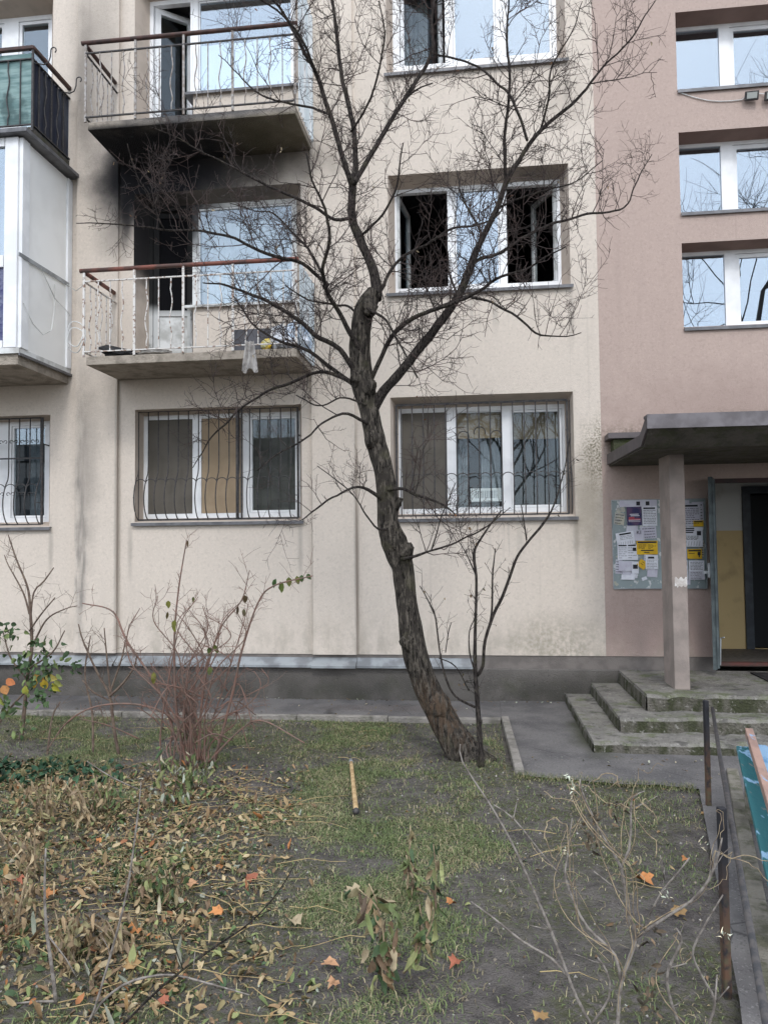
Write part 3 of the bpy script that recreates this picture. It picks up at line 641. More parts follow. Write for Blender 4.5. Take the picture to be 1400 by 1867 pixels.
st = MB().bar((0, 0, 7.03), (0, 0, 7.85), .012, .012).mesh('bar', m_iron); wv = MB().tube([(a_, b_, 7.03+c_) for a_, b_, c_ in wavy(.82)], .008, 6).mesh('bar', m_iron, True); po = MB().bar((0, 0, 6.95), (0, 0, 7.97), .024, .02).mesh('post', m_iron)
link('post', po, bL, (LX1, -BD, 0))
for k in range(1, 9): link('bar', st if k % 2 else wv, bL, (LX1-.16*k, -BD, 0))
for k in range(1, 6): link('bar', st if k % 2 else wv, bL, (LX1, -BD+.14*k, 0))
for y in (-.78, -.18):
    pts = [(LX1+.01, y-.02, 7.82), (LX1+.10, y, 7.81), (LX1+.16, y, 7.83), (LX1+.185, y, 7.90), (LX1+.19, y, 7.97)]+[(LX1+.225-.035*math.cos(a), y, 7.98+.035*math.sin(a)) for a in np.linspace(.2, 4.2, 9)]
    MB().tube(pts, .008, 6).build('hook', m_iron, bL, True)
# glazed balcony box below it
BX1, BY, BZ0, BZ1 = -5.245, -1.14, 4.19, 6.72
gb = MB().box(-8.4, BX1, BY, -.003, BZ0-.035, BZ0+.03).build('glazed_balcony', m_white_dirty, BLD); gb['label'] = 'white panelled glazed-in balcony at the left edge'
MB().box(-8.4, BX1-.03, BY+.03, -.003, BZ0-.16, BZ0-.037).build('floor_slab', m_slab, gb); MB().bar((BX1+.012, BY-.01, BZ0-.05), (BX1+.012, 0, BZ0-.05), .022, .03).build('drip_rail', m_sill, gb)
MB().box(BX1-.030, BX1-.012, BY+.17, -.115, BZ0+.032, BZ1).build('side_panel', m_panel, gb)
MB().box(BX1-.035, BX1+.012, BY+.02, BY+.17, BZ0+.032, BZ1).build('corner_post', m_white, gb, bevel=.006); MB().box(BX1-.035, BX1+.012, -.115, -.005, BZ0+.032, BZ1).build('wall_post', m_white, gb, bevel=.006)
MB().box(BX1-.20, BX1-.037, BY-.005, BY+.06, BZ0+.032, BZ1).build('corner_post', m_white, gb, bevel=.006); MB().box(BX1-2.4, BX1-.21, BY, BY+.05, BZ0+.032, BZ0+.12).build('front_rail', m_white, gb); MB().box(BX1-2.4, BX1-.21, BY, BY+.05, 5.18, 5.32).build('front_rail', m_white, gb); MB().box(BX1-2.4, BX1-.21, BY, BY+.05, BZ1-.1, BZ1).build('front_rail', m_white, gb)
m_blue = simple('crumpled_blue_foil', (.03, .035, .13), (.10, .11, .2), 9, .35, .03, 14, 0, .6); MB().box(BX1-2.4, BX1-.2, BY+.03, BY+.036, BZ0+.1, 5.2).build('front_panel', m_blue, gb); MB().box(BX1-2.4, BX1-.2, BY+.03, BY+.036, 5.3, BZ1-.1).build('front_pane', m_glass_hi, gb)
MB().prism([(BX1+.12, BY-.09, BZ1+.012), (BX1+.12, 0, BZ1+.03), (BX1+.12, 0, BZ1+.07), (BX1+.12, BY-.09, BZ1+.06)], (-3.2, 0, 0)).build('roof_sheet', m_sill, gb)
cd_ = MB().bar((BX1+.02, BY-.05, 5.30), (BX1+.02, -.1, 5.31), .012, .045).build('conduit', m_ledge, gb)
MB().tube([(BX1+.025, -.75, 5.29), (BX1+.03, -.45, 5.02), (BX1+.04, -.16, 4.93), (BX1+.04, -.1, 4.9)], .006, 5).build('cable', m_white_dirty, gb)
MB().tube([(BX1+.025, -1.1, 4.75), (BX1+.05, -.95, 4.55), (BX1+.06, -.75, 4.47), (BX1+.05, -.55, 4.58), (BX1+.03, -.46, 4.85), (BX1+.02, -.43, 5.2)], .005, 5).build('cable', m_white_dirty, gb)
MB().tube([(BX1+.02, -.16, 5.30), (BX1+.15, -.16, 5.2), (BX1+.32, -.3, 5.21), (XB-.08, -.75, 5.21)], .006, 5).build('cable', m_white_dirty, gb)
# wire loop beside the burnt balcony
pts = [(XB-.12+.11*math.cos(a)+.01*math.sin(3*a), -BD+.02*math.sin(2*a), 4.32+.17*math.sin(a)+.012*a) for a in np.linspace(0, 4*math.pi, 40)]
tag(MB().tube(pts, .006, 5).build('wire_coil', m_white_dirty, None, True), 'loose coil of pale cable hanging on the burnt balcony railing', 'cable')

# ------------------------------------------------------------------ window grilles
def grille(o, i, zt_, xs_, label, belly=.13, Yg=.10, deco=False):
    z0 = o[2]+.03; z1 = zt_; h = z1-z0
    g = empty('window_grille', ((i[0]+i[1])/2, Yg, z0), BLD); g['label'] = label
    prof = [(0, 0, h)] + [(0, 0, h*.62)] + [(0, -belly*.55, .36*h), (0, -belly*.92, .26*h), (0, -belly, .18*h), (0, -belly*.85, .10*h), (0, -belly*.45, .03*h), (0, 0, 0)]
    P = np.concatenate([[(0, 0, h)], spline([(0, 0, h*.50, .007), (0, -belly*.12, h*.42, .007)]+[(p[0], p[1], p[2], .007) for p in prof[2:]], .04)[:, :3]])
    bar = MB().tube([tuple(p) for p in P], .0075, 6).mesh('bar', m_iron, True); dx = xs_[1]-xs_[0]
    arc = MB().tube([(dx/2-dx/2*math.cos(a), -belly*.62, .33*h+dx*.42*math.sin(a)) for a in np.linspace(0, math.pi, 9)], .006, 6).mesh('arch', m_iron, True)
    for x in xs_: link('bar', bar, g, (x, Yg, z0))
    for x in xs_[:-1]: link('arch', arc, g, (x, Yg, z0))
    MB().bar((i[0]-.01, Yg, z1), (i[1]+.01, Yg, z1), .022, .025).build('rail', m_iron, g); MB().bar((i[0]-.01, Yg, z0), (i[1]+.01, Yg, z0), .022, .022).build('rail', m_iron, g)
    for x in (i[0]-.01, i[1]+.01): MB().bar((x, Yg+.005, z0), (x, Yg+.005, z1), .024, .024).build('post', m_iron, g); MB().bar((x, Yg, z0+.2*h), (x, Yg-belly, z0+.2*h), .008, .008).build('stay', m_iron, g); MB().bar((x, Yg, z1-.25*h), (x, DEP, z1-.25*h), .012, .012).build('stay', m_iron, g)
    return g
gD = grille(D_o, D_i, D_i[3]+.03, [D_i[0]+.0+.135*k for k in range(16)], 'black pot bellied grille on the window under the balconies')
xg = W(433, 848, .1).x; MB().bar((xg, .095, D_o[2]+.03), (xg, .095, D_i[3]+.03), .03, .04).build('post', m_iron, gD); MB().bar((xg+.055, .099, D_o[2]+.03), (xg+.055, .099, D_i[3]+.03), .02, .02).build('post', m_iron, gD)
gA = grille(A_o, A_i, A_i[3]+.02, [A_i[0]+.05+.137*k for k in range(16)], 'black iron grille with arches behind the tree trunk', .07)
xc_ = W(875, 838, .1).x
for s in (-.2, 0, .2): MB().tube([(xc_+s+.07*math.cos(a), .09, A_i[3]-.40+(0 if s else .05)+.07*math.sin(a)) for a in np.linspace(-.3, math.pi+.3, 11)], .006, 6).build('arch', m_iron, gA, True)
gG = grille(G_o, (G_i[0], G_i[1]-.02, G_i[2], G_i[3]), G_i[3]+.02, [G_i[1]-.03-.15*k for k in range(10)][::-1], 'black grille with scrolls on the far left window', .12)
MB().bar((G_i[0], .10, G_i[2]+.84), (G_i[1], .10, G_i[2]+.84), .012, .02).build('rail', m_iron, gG)
for k, (x, z) in enumerate([(G_i[1]-.03-.15*q-.075, zz) for q in range(7) for zz in (G_i[3]-.30, G_i[2]+.36)]):
    for s in (-1, 1): MB().tube([(x+s*(.035-.03*math.cos(a)*(1-a/8)), .09 if z > G_i[2]+.6 else .03, z+.03*math.sin(a)*(1-a/8)) for a in np.linspace(0, 5, 10)], .005, 5).build('scroll', m_iron, gG, True)
# ------------------------------------------------------------------ entrance: doorway, vestibule, canopy, column
kz0, kz1 = K_o[2], K_o[3]
ent = empty('entrance', (3.4, 0, kz0), BLD); ent['label'] = 'open entrance with yellow painted vestibule under the concrete canopy'
M = Mat('vestibule_paint', .8, 0, .2).base((.50, .51, .50)); M.mix((.52, .40, .21), 1.0-M.z.ss(2.036, 2.044)); M.mix((.2, .16, .09), M.noise(4, 6).ss(.5, .75)*.4); m_vest = M.done()
yb = 1.54; vx0, vx1 = 2.62, 5.2
mb = MB(); hole = (W(1370, 1040, yb).x-.0, vx1-.1, kz0, W(1385, 900, yb).z); grid_faces(mb, vx0, vx1, kz0-.02, kz1+.25, [hole], lambda p, q: (p, yb, q)); mb.quad((vx0, .3, kz0-.02), (vx0, yb, kz0-.02), (vx0, yb, kz1+.25), (vx0, .3, kz1+.25)); mb.quad((vx1, .3, kz0), (vx1, .3, kz1+.25), (vx1, yb, kz1+.25), (vx1, yb, kz0)); mb.quad((vx0, .01, kz1+.25), (vx0, yb, kz1+.25), (vx1, yb, kz1+.25), (vx1, .01, kz1+.25)); mb.build('vestibule_wall', m_vest, ent)
MB().quad((vx0, .0, kz0-.012), (vx1, .0, kz0-.012), (vx1, yb, kz0-.012), (vx0, yb, kz0-.012)).build('vestibule_floor', simple('terrazzo', (.17, .155, .14), (.11, .10, .09), 20, .7), ent)
mb = MB(); reveal(mb, K_o, K_o, 0, .3); mb.build('reveal', m_reveal_p, ent)
MB().box(K_o[0], K_o[1], .01, .10, kz0-.01, kz0+.03).build('threshold', simple('red_threshold', (.11, .04, .034), (.07, .045, .04), 10, .7), ent)
h = hole; MB().box(h[0]-.10, h[0], yb-.04, yb+.06, kz0-.01, h[3]+.10).box(h[0], h[1], yb-.04, yb+.06, h[3], h[3]+.10).build('inner_door_frame', m_darkframe, ent)
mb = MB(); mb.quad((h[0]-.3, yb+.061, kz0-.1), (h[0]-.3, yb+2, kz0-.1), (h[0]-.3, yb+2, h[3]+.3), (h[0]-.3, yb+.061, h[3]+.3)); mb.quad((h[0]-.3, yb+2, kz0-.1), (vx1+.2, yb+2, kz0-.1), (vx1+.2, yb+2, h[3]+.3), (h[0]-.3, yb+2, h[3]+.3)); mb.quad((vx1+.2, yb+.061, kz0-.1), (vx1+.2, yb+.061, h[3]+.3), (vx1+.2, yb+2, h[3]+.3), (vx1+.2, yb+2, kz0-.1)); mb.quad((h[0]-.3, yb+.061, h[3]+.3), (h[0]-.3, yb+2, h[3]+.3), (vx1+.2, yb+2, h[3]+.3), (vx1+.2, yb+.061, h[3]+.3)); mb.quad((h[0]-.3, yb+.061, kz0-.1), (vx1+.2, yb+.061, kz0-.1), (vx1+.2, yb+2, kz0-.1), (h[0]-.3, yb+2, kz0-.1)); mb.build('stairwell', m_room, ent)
MB().box(h[0]+.02, h[1], yb+.10, yb+.14, kz0, h[3]-.02).build('inner_opening_dark', simple('opening_darkness', (.018, .02, .022), None), ent)  # near-black sheet stands in for the darkness inside the inner doorway
for x0, x1, z0, z1 in ((K_o[0]-.0, K_o[0]+.055, kz0, kz1), (K_o[1]-.055, K_o[1], kz0, kz1), (K_o[0]+.055, K_o[1]-.055, kz1-.05, kz1)): MB().box(x0, x1, .03, .10, z0, z1).build('door_frame', simple('red_brown_frame', (.055, .03, .03), (.04, .03, .03), 5, .6) if z0 > 1 else m_steel, ent)
# open steel leaf
dl = empty('entrance_door', (K_o[0]+.03, -.02, kz0), BLD); dl['label'] = 'grey green steel door leaf standing open'
hp = Vector((K_o[0]+.02, .0, kz0+.01)); ep = G(1304, 1222, kz0+.01); dv = ep-hp; dv.z = 0; LW = dv.length; R_ = Matrix.Translation(hp) @ Matrix.Rotation(math.atan2(dv.y, dv.x), 4, 'Z')
MB().box(0, LW, -.022, .022, 0, kz1-kz0-.02, R_).build('door_leaf', m_steel, dl, bevel=.004); MB().box(LW-.05, LW+.012, .023, .045, .02, kz1-kz0-.06, R_).build('door_edge', m_steel, dl); MB().box(LW-.12, LW-.03, -.05, -.023, 1.02, 1.18, R_).box(LW-.11, LW-.06, -.10, -.05, 1.06, 1.09, R_).build('door_lock', m_ledge, dl)
MB().tube([R_ @ Vector((LW-.05, .05, .05)), R_ @ Vector((LW-.05, .06, .35)), R_ @ Vector((LW-.02, .10, .36))], .008, 6).build('door_holder', m_ledge, dl)
# canopy
CX0, CX1 = 1.55, 6.0; cz = 2.785
cn = MB().prism([(CX0, -.004, cz+.01), (CX0, -1.90, cz-.012), (CX0, -2.17, cz+.13), (CX0, -2.17, cz+.235), (CX0, -1.88, cz+.09), (CX0, -.004, cz+.125)], (CX1-CX0, 0, 0)).build('canopy', m_canopy, BLD); cn['label'] = 'dark concrete entrance canopy with upturned front edge'
MB().box(CX0-.02, CX1, -2.196, -2.172, cz+.132, cz+.262).box(CX0-.02, CX1, -2.172, -2.04, cz+.238, cz+.262).build('front_flashing', simple('lilac_grey_flashing', (.165, .152, .16), (.11, .10, .104), 6, .55), cn); mb = MB()
mb.prism([(CX0-.022, -2.17, cz+.135), (CX0-.022, -2.17, cz+.262), (CX0-.022, -1.87, cz+.118), (CX0-.022, -.004, cz+.155), (CX0-.022, -.004, cz+.03), (CX0-.022, -1.89, cz+.008)], (.020, 0, 0)); mb.build('side_flashing', m_flash, cn)
m_mossy = _concrete('mossy_upstand', (.07, .075, .045), 1.0); MB().box(CX0+.02, CX1, -.22, -.006, cz+.13, 3.09).build('upstand', m_mossy, cn); MB().box(CX0-.045, CX1, -.27, -.006, 3.095, 3.16).build('upstand_cap', m_flash, cn)
clm = MB().box(1.935, 2.085, -1.25, -.80, .398, cz+.02).build('canopy_column', m_column, BLD, bevel=.008); clm['label'] = 'grey brown painted column carrying the canopy'
mb = MB(); zz = W(1240, 1062, -1.25).z
mb.v = [(1.96+.122*(i/9), -1.2525, zz-.042+.012*math.sin(i*2.3)) for i in range(10)]+[(1.96+.122*(i/9), -1.2525, zz+.045+.014*math.sin(i*1.7)) for i in range(10)]; mb.f = [(i, i+1, 11+i, 10+i) for i in range(9)]; mb.build('paint_smear', simple('white_smear', (.62, .60, .58), (.42, .38, .35), 14, .8), clm)
# steps
st = empty('entrance_steps', (2.6, -1.2, 0)); tag(st, 'three worn mossy concrete steps with landing in front of the entrance', 'steps')
def worn(name, x0, x1, y0, y1, z0, z1, m, parent, seed):
    """block with chipped, uneven front and left edges"""
    n = 60; mb = MB(); pts = []
    for i in range(n+1):
        t = i/n; x = x0+(x1-x0)*t; k = mnoise.noise(Vector((x*4, seed, 0)))*.016+max(0, mnoise.noise(Vector((x*2.3, seed+5, 0)))-.15)*.16+max(0, mnoise.noise(Vector((x*11, seed+15, 0)))-.3)*.05
        pts.append((x, y0+k+.008, mnoise.noise(Vector((x*6, seed, 3)))*.012-max(0, mnoise.noise(Vector((x*8, seed+25, 0)))-.3)*.05))
    N = len(pts)
    ring = [[(x, y+.0-.010, z0) for x, y, dz in pts], [(x, y-.002, z1-.028+dz) for x, y, dz in pts], [(x, y+.024, z1+dz) for x, y, dz in pts], [(x, y1, z1) for x, y, dz in pts]]
    mb.v = [p for r_ in ring for p in r_]
    for a in range(3):
        for i in range(N-1): mb.f.append((a*N+i, a*N+i+1, (a+1)*N+i+1, (a+1)*N+i))
    # left side
    m_ = 24; b = len(mb.v); S = []
    for j in range(m_+1):
        t = j/m_; y = pts[0][1]+.024+(y1-pts[0][1]-.024)*t; k = mnoise.noise(Vector((seed, y*4, 9)))*.014
        S.append((y, k))
    mb.v += [(x0-.012+k, y, z0) for y, k in S]+[(x0-.004+k, y, z1-.025) for y, k in S]+[(x0+.018+k, y, z1+.0005) for y, k in S]
    M_ = m_+1
    for a in range(2):
        for j in range(m_): mb.f.append((b+a*M_+j, b+(a+1)*M_+j, b+(a+1)*M_+j+1, b+a*M_+j+1))
    return mb.build(name, m, parent)
worn('step', .985, 5.5, -2.27, -.02, -.05, .115, m_step, st, 1.0); worn('step', 1.285, 5.5, -1.88, -.022, .08, .245, m_step, st, 2.0); worn('landing', 1.60, 5.5, -1.56, -.024, .21, .40, m_step, st, 3.0)
mt = MB().box(G(1368, 1228, .405).x, G(1368, 1228, .405).x+.7, G(1380, 1252, .405).y, G(1380, 1228, .405).y, .404, .418).build('door_mat', simple('black_rubber', (.018, .017, .018), (.04, .035, .035), 12, .8, .004, 60)); tag(mt, 'dark door mat lying on the landing at the right edge', 'door mat')
# ------------------------------------------------------------------ notice board
nb = empty('notice_board', (2.0, -.02, W(1200, 1073).z)); tag(nb, 'grey metal notice board pasted with white and yellow notices behind the column', 'notice board')
bx0, bx1 = W(1116, 990).x, W(1286, 990).x; bz0, bz1 = W(1200, 1073).z, W(1200, 911).z
M = Mat('board_paint', .5, .3, .4).base((.26, .31, .315)); M.mix((.66, .66, .66), M.noise(13, 6, 1, 1, .8, 2, .65).ss(.575, .60)*.8); M.mix((.50, .47, .36), M.noise(9, 6, off=6).ss(.63, .65)*.7); M.mix((.10, .10, .10), M.noise(22, 5, off=9).ss(.66, .69)*.6); m_board = M.done()
MB().box(bx0, bx1, -.022, -.004, bz0, bz1).build('back_plate', m_board, nb); mb = MB()
for a_, b_ in (((bx0, bz0), (bx1, bz0)), ((bx0, bz1), (bx1, bz1)), ((bx0, bz0), (bx0, bz1)), ((bx1, bz0), (bx1, bz1))): mb.bar((a_[0], -.026, a_[1]), (b_[0], -.026, b_[1]), .008, .012)
mb.build('rim', m_ledge, nb)
m_ink = simple('ink', (.03, .03, .035)); m_paper = simple('white_paper', (.72, .73, .78), (.64, .65, .70), 9, .8); m_yel = simple('yellow_paper', (.72, .46, .03), (.62, .38, .03), 9, .8); m_navy = simple('navy_poster', (.035, .035, .10), (.10, .06, .12), 12, .6); m_bluep = simple('blue_paper', (.06, .25, .55)); m_red = simple('poster_red', (.45, .08, .10)); m_paper_old = simple('yellowed_paper', (.50, .47, .38), (.36, .36, .34), 22, .9); m_lil = simple('lilac_paper', (.58, .58, .64), (.52, .50, .58), 9, .8)
lay = [0]
def sheet_px(px, py, w, h, m, rot=0, ink=None, seed=0, tears=False):
    """a pasted sheet at pixel box (left, top, width, height) on the board"""
    lay[0] += 1; Y = -.024-.0007*lay[0]; c = W(px+w/2, py+h/2, Y); s = depth(c)/FPX; hw, hh = w*s/2, h*s/2
    R_ = Matrix.Translation((c.x, Y, c.z)) @ Matrix.Rotation(math.radians(rot), 4, 'Y'); rn = random.Random(seed*7+lay[0])
    mb = MB(); n = 7; mb.v = []
    for j in range(2):
        for i in range(n): mb.v.append(tuple(R_ @ Vector((-hw+2*hw*i/(n-1), -.0015-.003*rn.random(), (-hh if j == 0 else hh)))))
    mb.f = [(i, i+1, n+i+1, n+i) for i in range(n-1)]; o = mb.build('notice', m, nb)
    if ink:
        mi = MB()
        for (x0, x1, z0, z1) in ink: mi.quad(*[R_ @ Vector((-hw+2*hw*x, -.0065, hh-2*hh*z)) for x, z in ((x0, z1), (x1, z1), (x1, z0), (x0, z0))])
        mi.build('print', m_ink if m is not m_navy else m_paper, o)
    if tears:
        mi = MB(); k = 7
        for q in range(k): x0 = .05+.9*q/k; mi.quad(*[R_ @ Vector((-hw+2*hw*x, -.0066, hh-2*hh*z)) for x, z in ((x0, .95), (x0+.012, .95), (x0+.05, .72), (x0+.038, .72))])
        mi.build('tear_strips', m_ink, o)
    return o, R_, hw, hh, Y
def lines(n, x0=.08, x1=.92, z0=.2, z1=.85, th=.022, seed=1, title=True):
    rn = random.Random(seed); L = [(x0, x1*.95, .06, .14)] if title else []
    for i in range(n):
        z = z0+(z1-z0)*i/max(1, n-1); x = x0
        while x < x1-.05: w = rn.uniform(.06, .2); L.append((x, min(x+w, x1), z, z+th)); x += w+.03
        if rn.random() < .3: L = L[:-1]
    return L
def text_on(s, px, py, hpx, m, Y, parent, rot=0):
    cu = bpy.data.curves.new('lettering', 'FONT'); cu.body = s; p = W(px, py, Y); cu.size = hpx*depth(p)/FPX*1.4; cu.align_x = 'LEFT'; cu.extrude = .0002
    t = bpy.data.objects.new('lettering', cu); COL.objects.link(t); t.rotation_euler = (math.pi/2, 0, 0); dg = bpy.context.evaluated_depsgraph_get(); me = bpy.data.meshes.new_from_object(t.evaluated_get(dg)); bpy.data.objects.remove(t)
    me.transform(Matrix.Translation(p) @ Matrix.Rotation(-math.radians(rot), 4, 'Y') @ Matrix.Rotation(math.pi/2, 4, 'X')); me.materials.clear(); me.materials.append(m); return link('lettering', me, parent)
for px, py, w_, h_, mm, rr in ((1142, 958, 20, 12, m_lil, 4), (1168, 960, 28, 22, m_lil, -3), (1122, 1020, 12, 26, m_lil, 3), (1135, 1040, 22, 10, m_lil, -6), (1180, 1038, 18, 14, m_lil, 5), (1236, 912, 20, 40, m_lil, 1), (1262, 915, 20, 34, m_lil, -2), (1238, 1056, 20, 10, m_lil, 2), (1120, 935, 18, 22, m_paper_old, 8), (1125, 925, 14, 9, m_paper_old, -12), (1174, 1000, 14, 22, m_lil, 3), (1274, 985, 9, 30, m_paper_old, 2), (1271, 925, 10, 24, m_lil, -4), (1150, 1046, 12, 7, m_paper, 15), (1170, 1052, 9, 6, m_paper, -20)): sheet_px(px, py, w_, h_, mm, rr, lines(max(2, int(h_/5)), .1, .9, .15, .85, .05, px, False) if h_ > 15 else None)
sheet_px(1130, 912, 66, 12, m_lil, 0, [(.45, .55, .2, .8), (.7, .8, .2, .8)]); sheet_px(1171, 923, 26, 36, m_paper, 0, lines(9, seed=2)); n_ = sheet_px(1143, 924, 26, 34, m_navy, -1, [(.2, .8, .38, .42), (.25, .85, .46, .50), (.1, .9, .70, .73), (.1, .9, .78, .8)])
mb = MB(); R_ = n_[1]
for x0, x1, z0, z1 in ((.12, .5, .55, .63), (.1, .9, .64, .70)): mb.quad(*[R_ @ Vector((-n_[2]+2*n_[2]*x, -.0068, n_[3]-2*n_[3]*z)) for x, z in ((x0, z1), (x1, z1), (x1, z0), (x0, z0))])
mb.build('print', m_red, n_[0])
sheet_px(1150, 966, 24, 20, m_lil); text_on('KI', 1160, 974, 7, m_ink, -.058, nb); sheet_px(1126, 993, 36, 28, m_paper, 0, lines(6, .05, .45, seed=3, title=False)+lines(5, .52, .95, seed=4, title=False)+[(.75, .92, .2, .42), (.05, .45, .02, .1), (.52, .9, .02, .1)]); sheet_px(1124, 970, 32, 24, m_paper, -9, [(.2, .85, .08, .2)]+lines(3, .2, .9, .3, .52, seed=5, title=False), 3, True)
sheet_px(1161, 986, 37, 25, m_yel, 0, [(.05, .95, .05, .17)]+lines(4, .08, .45, .28, .55, .03, 6, False)+lines(4, .55, .92, .28, .55, .03, 7, False)+[(.2, .8, .66, .74), (.35, .6, .82, .88)]); sheet_px(1128, 1023, 26, 18, m_lil, 2); sheet_px(1163, 1022, 16, 14, m_yel, 40, [(.3, .6, .2, .26), (.3, .6, .5, .56)]); sheet_px(1152, 1024, 12, 22, m_paper, 0, [(.15, .85, .25, .6)]); sheet_px(1177, 1012, 22, 26, m_paper, 0, [(.2, .7, .12, .25)]+lines(6, .1, .9, .35, .9, seed=8, title=False)); sheet_px(1133, 1049, 24, 8, m_paper, 2)
sheet_px(1240, 918, 36, 42, m_lil, 0, lines(9, seed=9)); sheet_px(1243, 961, 37, 36, m_paper, 1, [(.1, .6, .04, .1), (.1, .6, .14, .2), (.1, .55, .24, .3), (.72, .92, .2, .42)]+lines(4, .1, .8, .45, .62, seed=10, title=False), 4, True); sheet_px(1264, 949, 18, 11, m_yel, 0, [(.1, .9, .1, .3)]); sheet_px(1240, 997, 12, 24, m_bluep); sheet_px(1253, 1001, 26, 18, m_yel, 0, [(.08, .92, .1, .24), (.7, .9, .3, .65), (.76, .84, .6, .85), (.1, .5, .4, .46)]); sheet_px(1256, 1022, 27, 19, m_paper, 0, lines(6, .1, .9, .15, .85, .04, 11, False)); sheet_px(1256, 1041, 28, 16, m_lil, 0, lines(5, .1, .9, .15, .85, .04, 12, False)); sheet_px(1245, 1022, 9, 34, m_paper, 0, [(.25, .75, .4, .52), (.2, .8, .05, .3)])
# ------------------------------------------------------------------ floodlights on the pink wall
for k, (px, lab) in enumerate(((1366, 'small black floodlight under the top stairwell window, nearer the tree'), (1402, 'small black floodlight under the top stairwell window, at the right edge'))):
    p = W(px, 181); fl = empty('floodlight', (p.x, 0, p.z)); tag(fl, lab, 'floodlight', 'floodlights on the pink wall')
    Rm = Matrix.Translation((p.x, -.09, p.z)) @ Matrix.Rotation(math.radians(18), 4, 'X') @ Matrix.Rotation(math.radians(-8), 4, 'Z')
    MB().box(-.075, .075, -.0, .045, -.05, .05, Rm).build('housing', m_iron, fl, bevel=.006); MB().box(-.055, .055, -.006, -.002, -.033, .033, Rm).build('lens', simple('floodlight_lens', (.36, .38, .36), None, rough=.3), fl); MB().bar((p.x, -.06, p.z+.03), (p.x, 0, p.z+.06), .03, .02).build('bracket', m_iron, fl)
p0, p1 = W(1236, 168), W(1352, 182); pts = [(p0.x+(p1.x-p0.x)*t, -.012, p0.z+(p1.z-p0.z)*t-.06*math.sin(math.pi*t)) for t in np.linspace(0, 1, 14)]+[(W(1366, 178).x, -.04, W(1366, 172).z), (W(1384, 170).x, -.015, W(1384, 171).z), (W(1402, 178).x, -.04, W(1402, 175).z)]
tag(MB().tube(pts, .006, 5).build('floodlight_cable', m_white_dirty, None, True), 'thin pale cable sagging along the pink wall to the floodlights', 'cable')
#@@PART2@@
# ------------------------------------------------------------------ low fence and bench beside the path
fA, fB = Vector((1.583, -3.595, 0)), Vector((1.002, -5.895, 0)); fd_ = (fB-fA).normalized(); fn = Vector((-fd_.y, fd_.x, 0))*-1
M = Mat('rusty_black_iron', .7, .1, .3).base((.022, .022, .026)); M.mix((.11, .062, .04), (1.0-M.z.ss(.12, .62))*M.noise(18, 5).ss(.36, .56)); M.mix((.085, .085, .05), (1.0-M.z.ss(.1, .5))*M.noise(30, 4, off=3).ss(.45, .6)*.6); m_rusty = M.done()
fe = empty('low_fence', tuple(fA)); tag(fe, 'low black iron pipe fence with rusty posts along the path', 'fence')
for p in (fA, fB, fB+fd_*1.6): MB().box(-.016, .016, -.016, .016, -.1, .755, Matrix.Translation(p) @ Matrix.Rotation(.25, 4, 'Z')).build('post', m_rusty, fe, bevel=.004)
off = Vector((.042, 0, 0))
MB().tube([fA+off+Vector((0, -.01, .70)), (fA+fB)/2+off+Vector((.0, 0, .675)), fB+off+Vector((0, 0, .67)), fB+off+fd_*1.6+Vector((0, 0, .67))], .0125, 8).build('rail', m_iron, fe, True)
bn = empty('bench', (1.6, -4.6, 0)); tag(bn, 'weathered plank bench with flaking teal and light blue paint at the right edge', 'bench')
def paint(name, c, c2, bare, lo, hi):
    M = Mat(name, .7, 0, .3).base(c); M.mix(c2, M.noise(11, 6, 1, .35, 1, 2).ss(lo, hi)); M.mix(bare, M.noise(15, 6, 2, .3, 1, 7).ss(.60, .68)*.8); M.bump(M.noise(60, 4, 1, .2, 1), .004); return M.done()
m_teal = paint('flaking_teal_paint', (.025, .125, .14), (.24, .40, .56), (.26, .22, .19), .53, .58); m_lb = paint('flaking_light_blue_paint', (.22, .36, .52), (.10, .24, .42), (.28, .21, .17), .5, .62); m_worn = paint('worn_pink_wood', (.36, .235, .19), (.27, .18, .15), (.20, .40, .62), .45, .65)
b0 = Vector((1.77, -3.632, 0)); bd = Vector((-.252, -.967, 0)).normalized(); bp = Vector((.967, -.252, 0)).normalized()
def plank(o0, o1, s0, L, z0, z1, m, name='seat_plank'):
    Rm = Matrix((bd, bp, Vector((0, 0, 1)))).transposed().to_4x4(); Rm.translation = b0
    return MB().box(s0, s0+L, o0, o1, z0, z1, Rm).build(name, m, bn, bevel=.005)
plank(0, .095, 0, 2.35, .415, .45, m_teal); plank(.06, .11, -.02, 2.35, .515, .575, m_worn, 'top_board'); plank(.125, .215, .02, 2.3, .44, .475, m_lb); plank(.23, .32, .14, 2.2, .44, .475, m_lb)
for s_ in (.25, 2.0): plank(.03, .30, s_, .06, -.05, .413, m_path_edge, 'support')
# ------------------------------------------------------------------ tool handle on the lawn
h0, h1 = G(640, 1390, .05), G(649, 1478, .03); th = empty('tool_handle', tuple(h1)); tag(th, 'pale wooden tool handle lying on the grass left of the leaning tree', 'tool handle')
m_wood = simple('pale_handle_wood', (.47, .34, .18), (.33, .22, .11), 22, .65, .001, 60)
dv = (h1-h0); MB().tube([h0+dv*t for t in np.linspace(0, 1, 12)], [.0155+.003*t for t in np.linspace(0, 1, 12)], 12).build('shaft', m_wood, th, True)
MB().tube([h0-dv*.06, h0-dv*.0, h0+dv*.015], [.015, .018, .0185], 10).build('ferrule', m_ledge, th, True); MB().tube([h1+dv*.0, h1+dv*.02, h1+dv*.035], [.021, .024, .012], 10).build('end_shadow', m_iron, th, True)  # black piece stands in for the shadow at the handle's near end
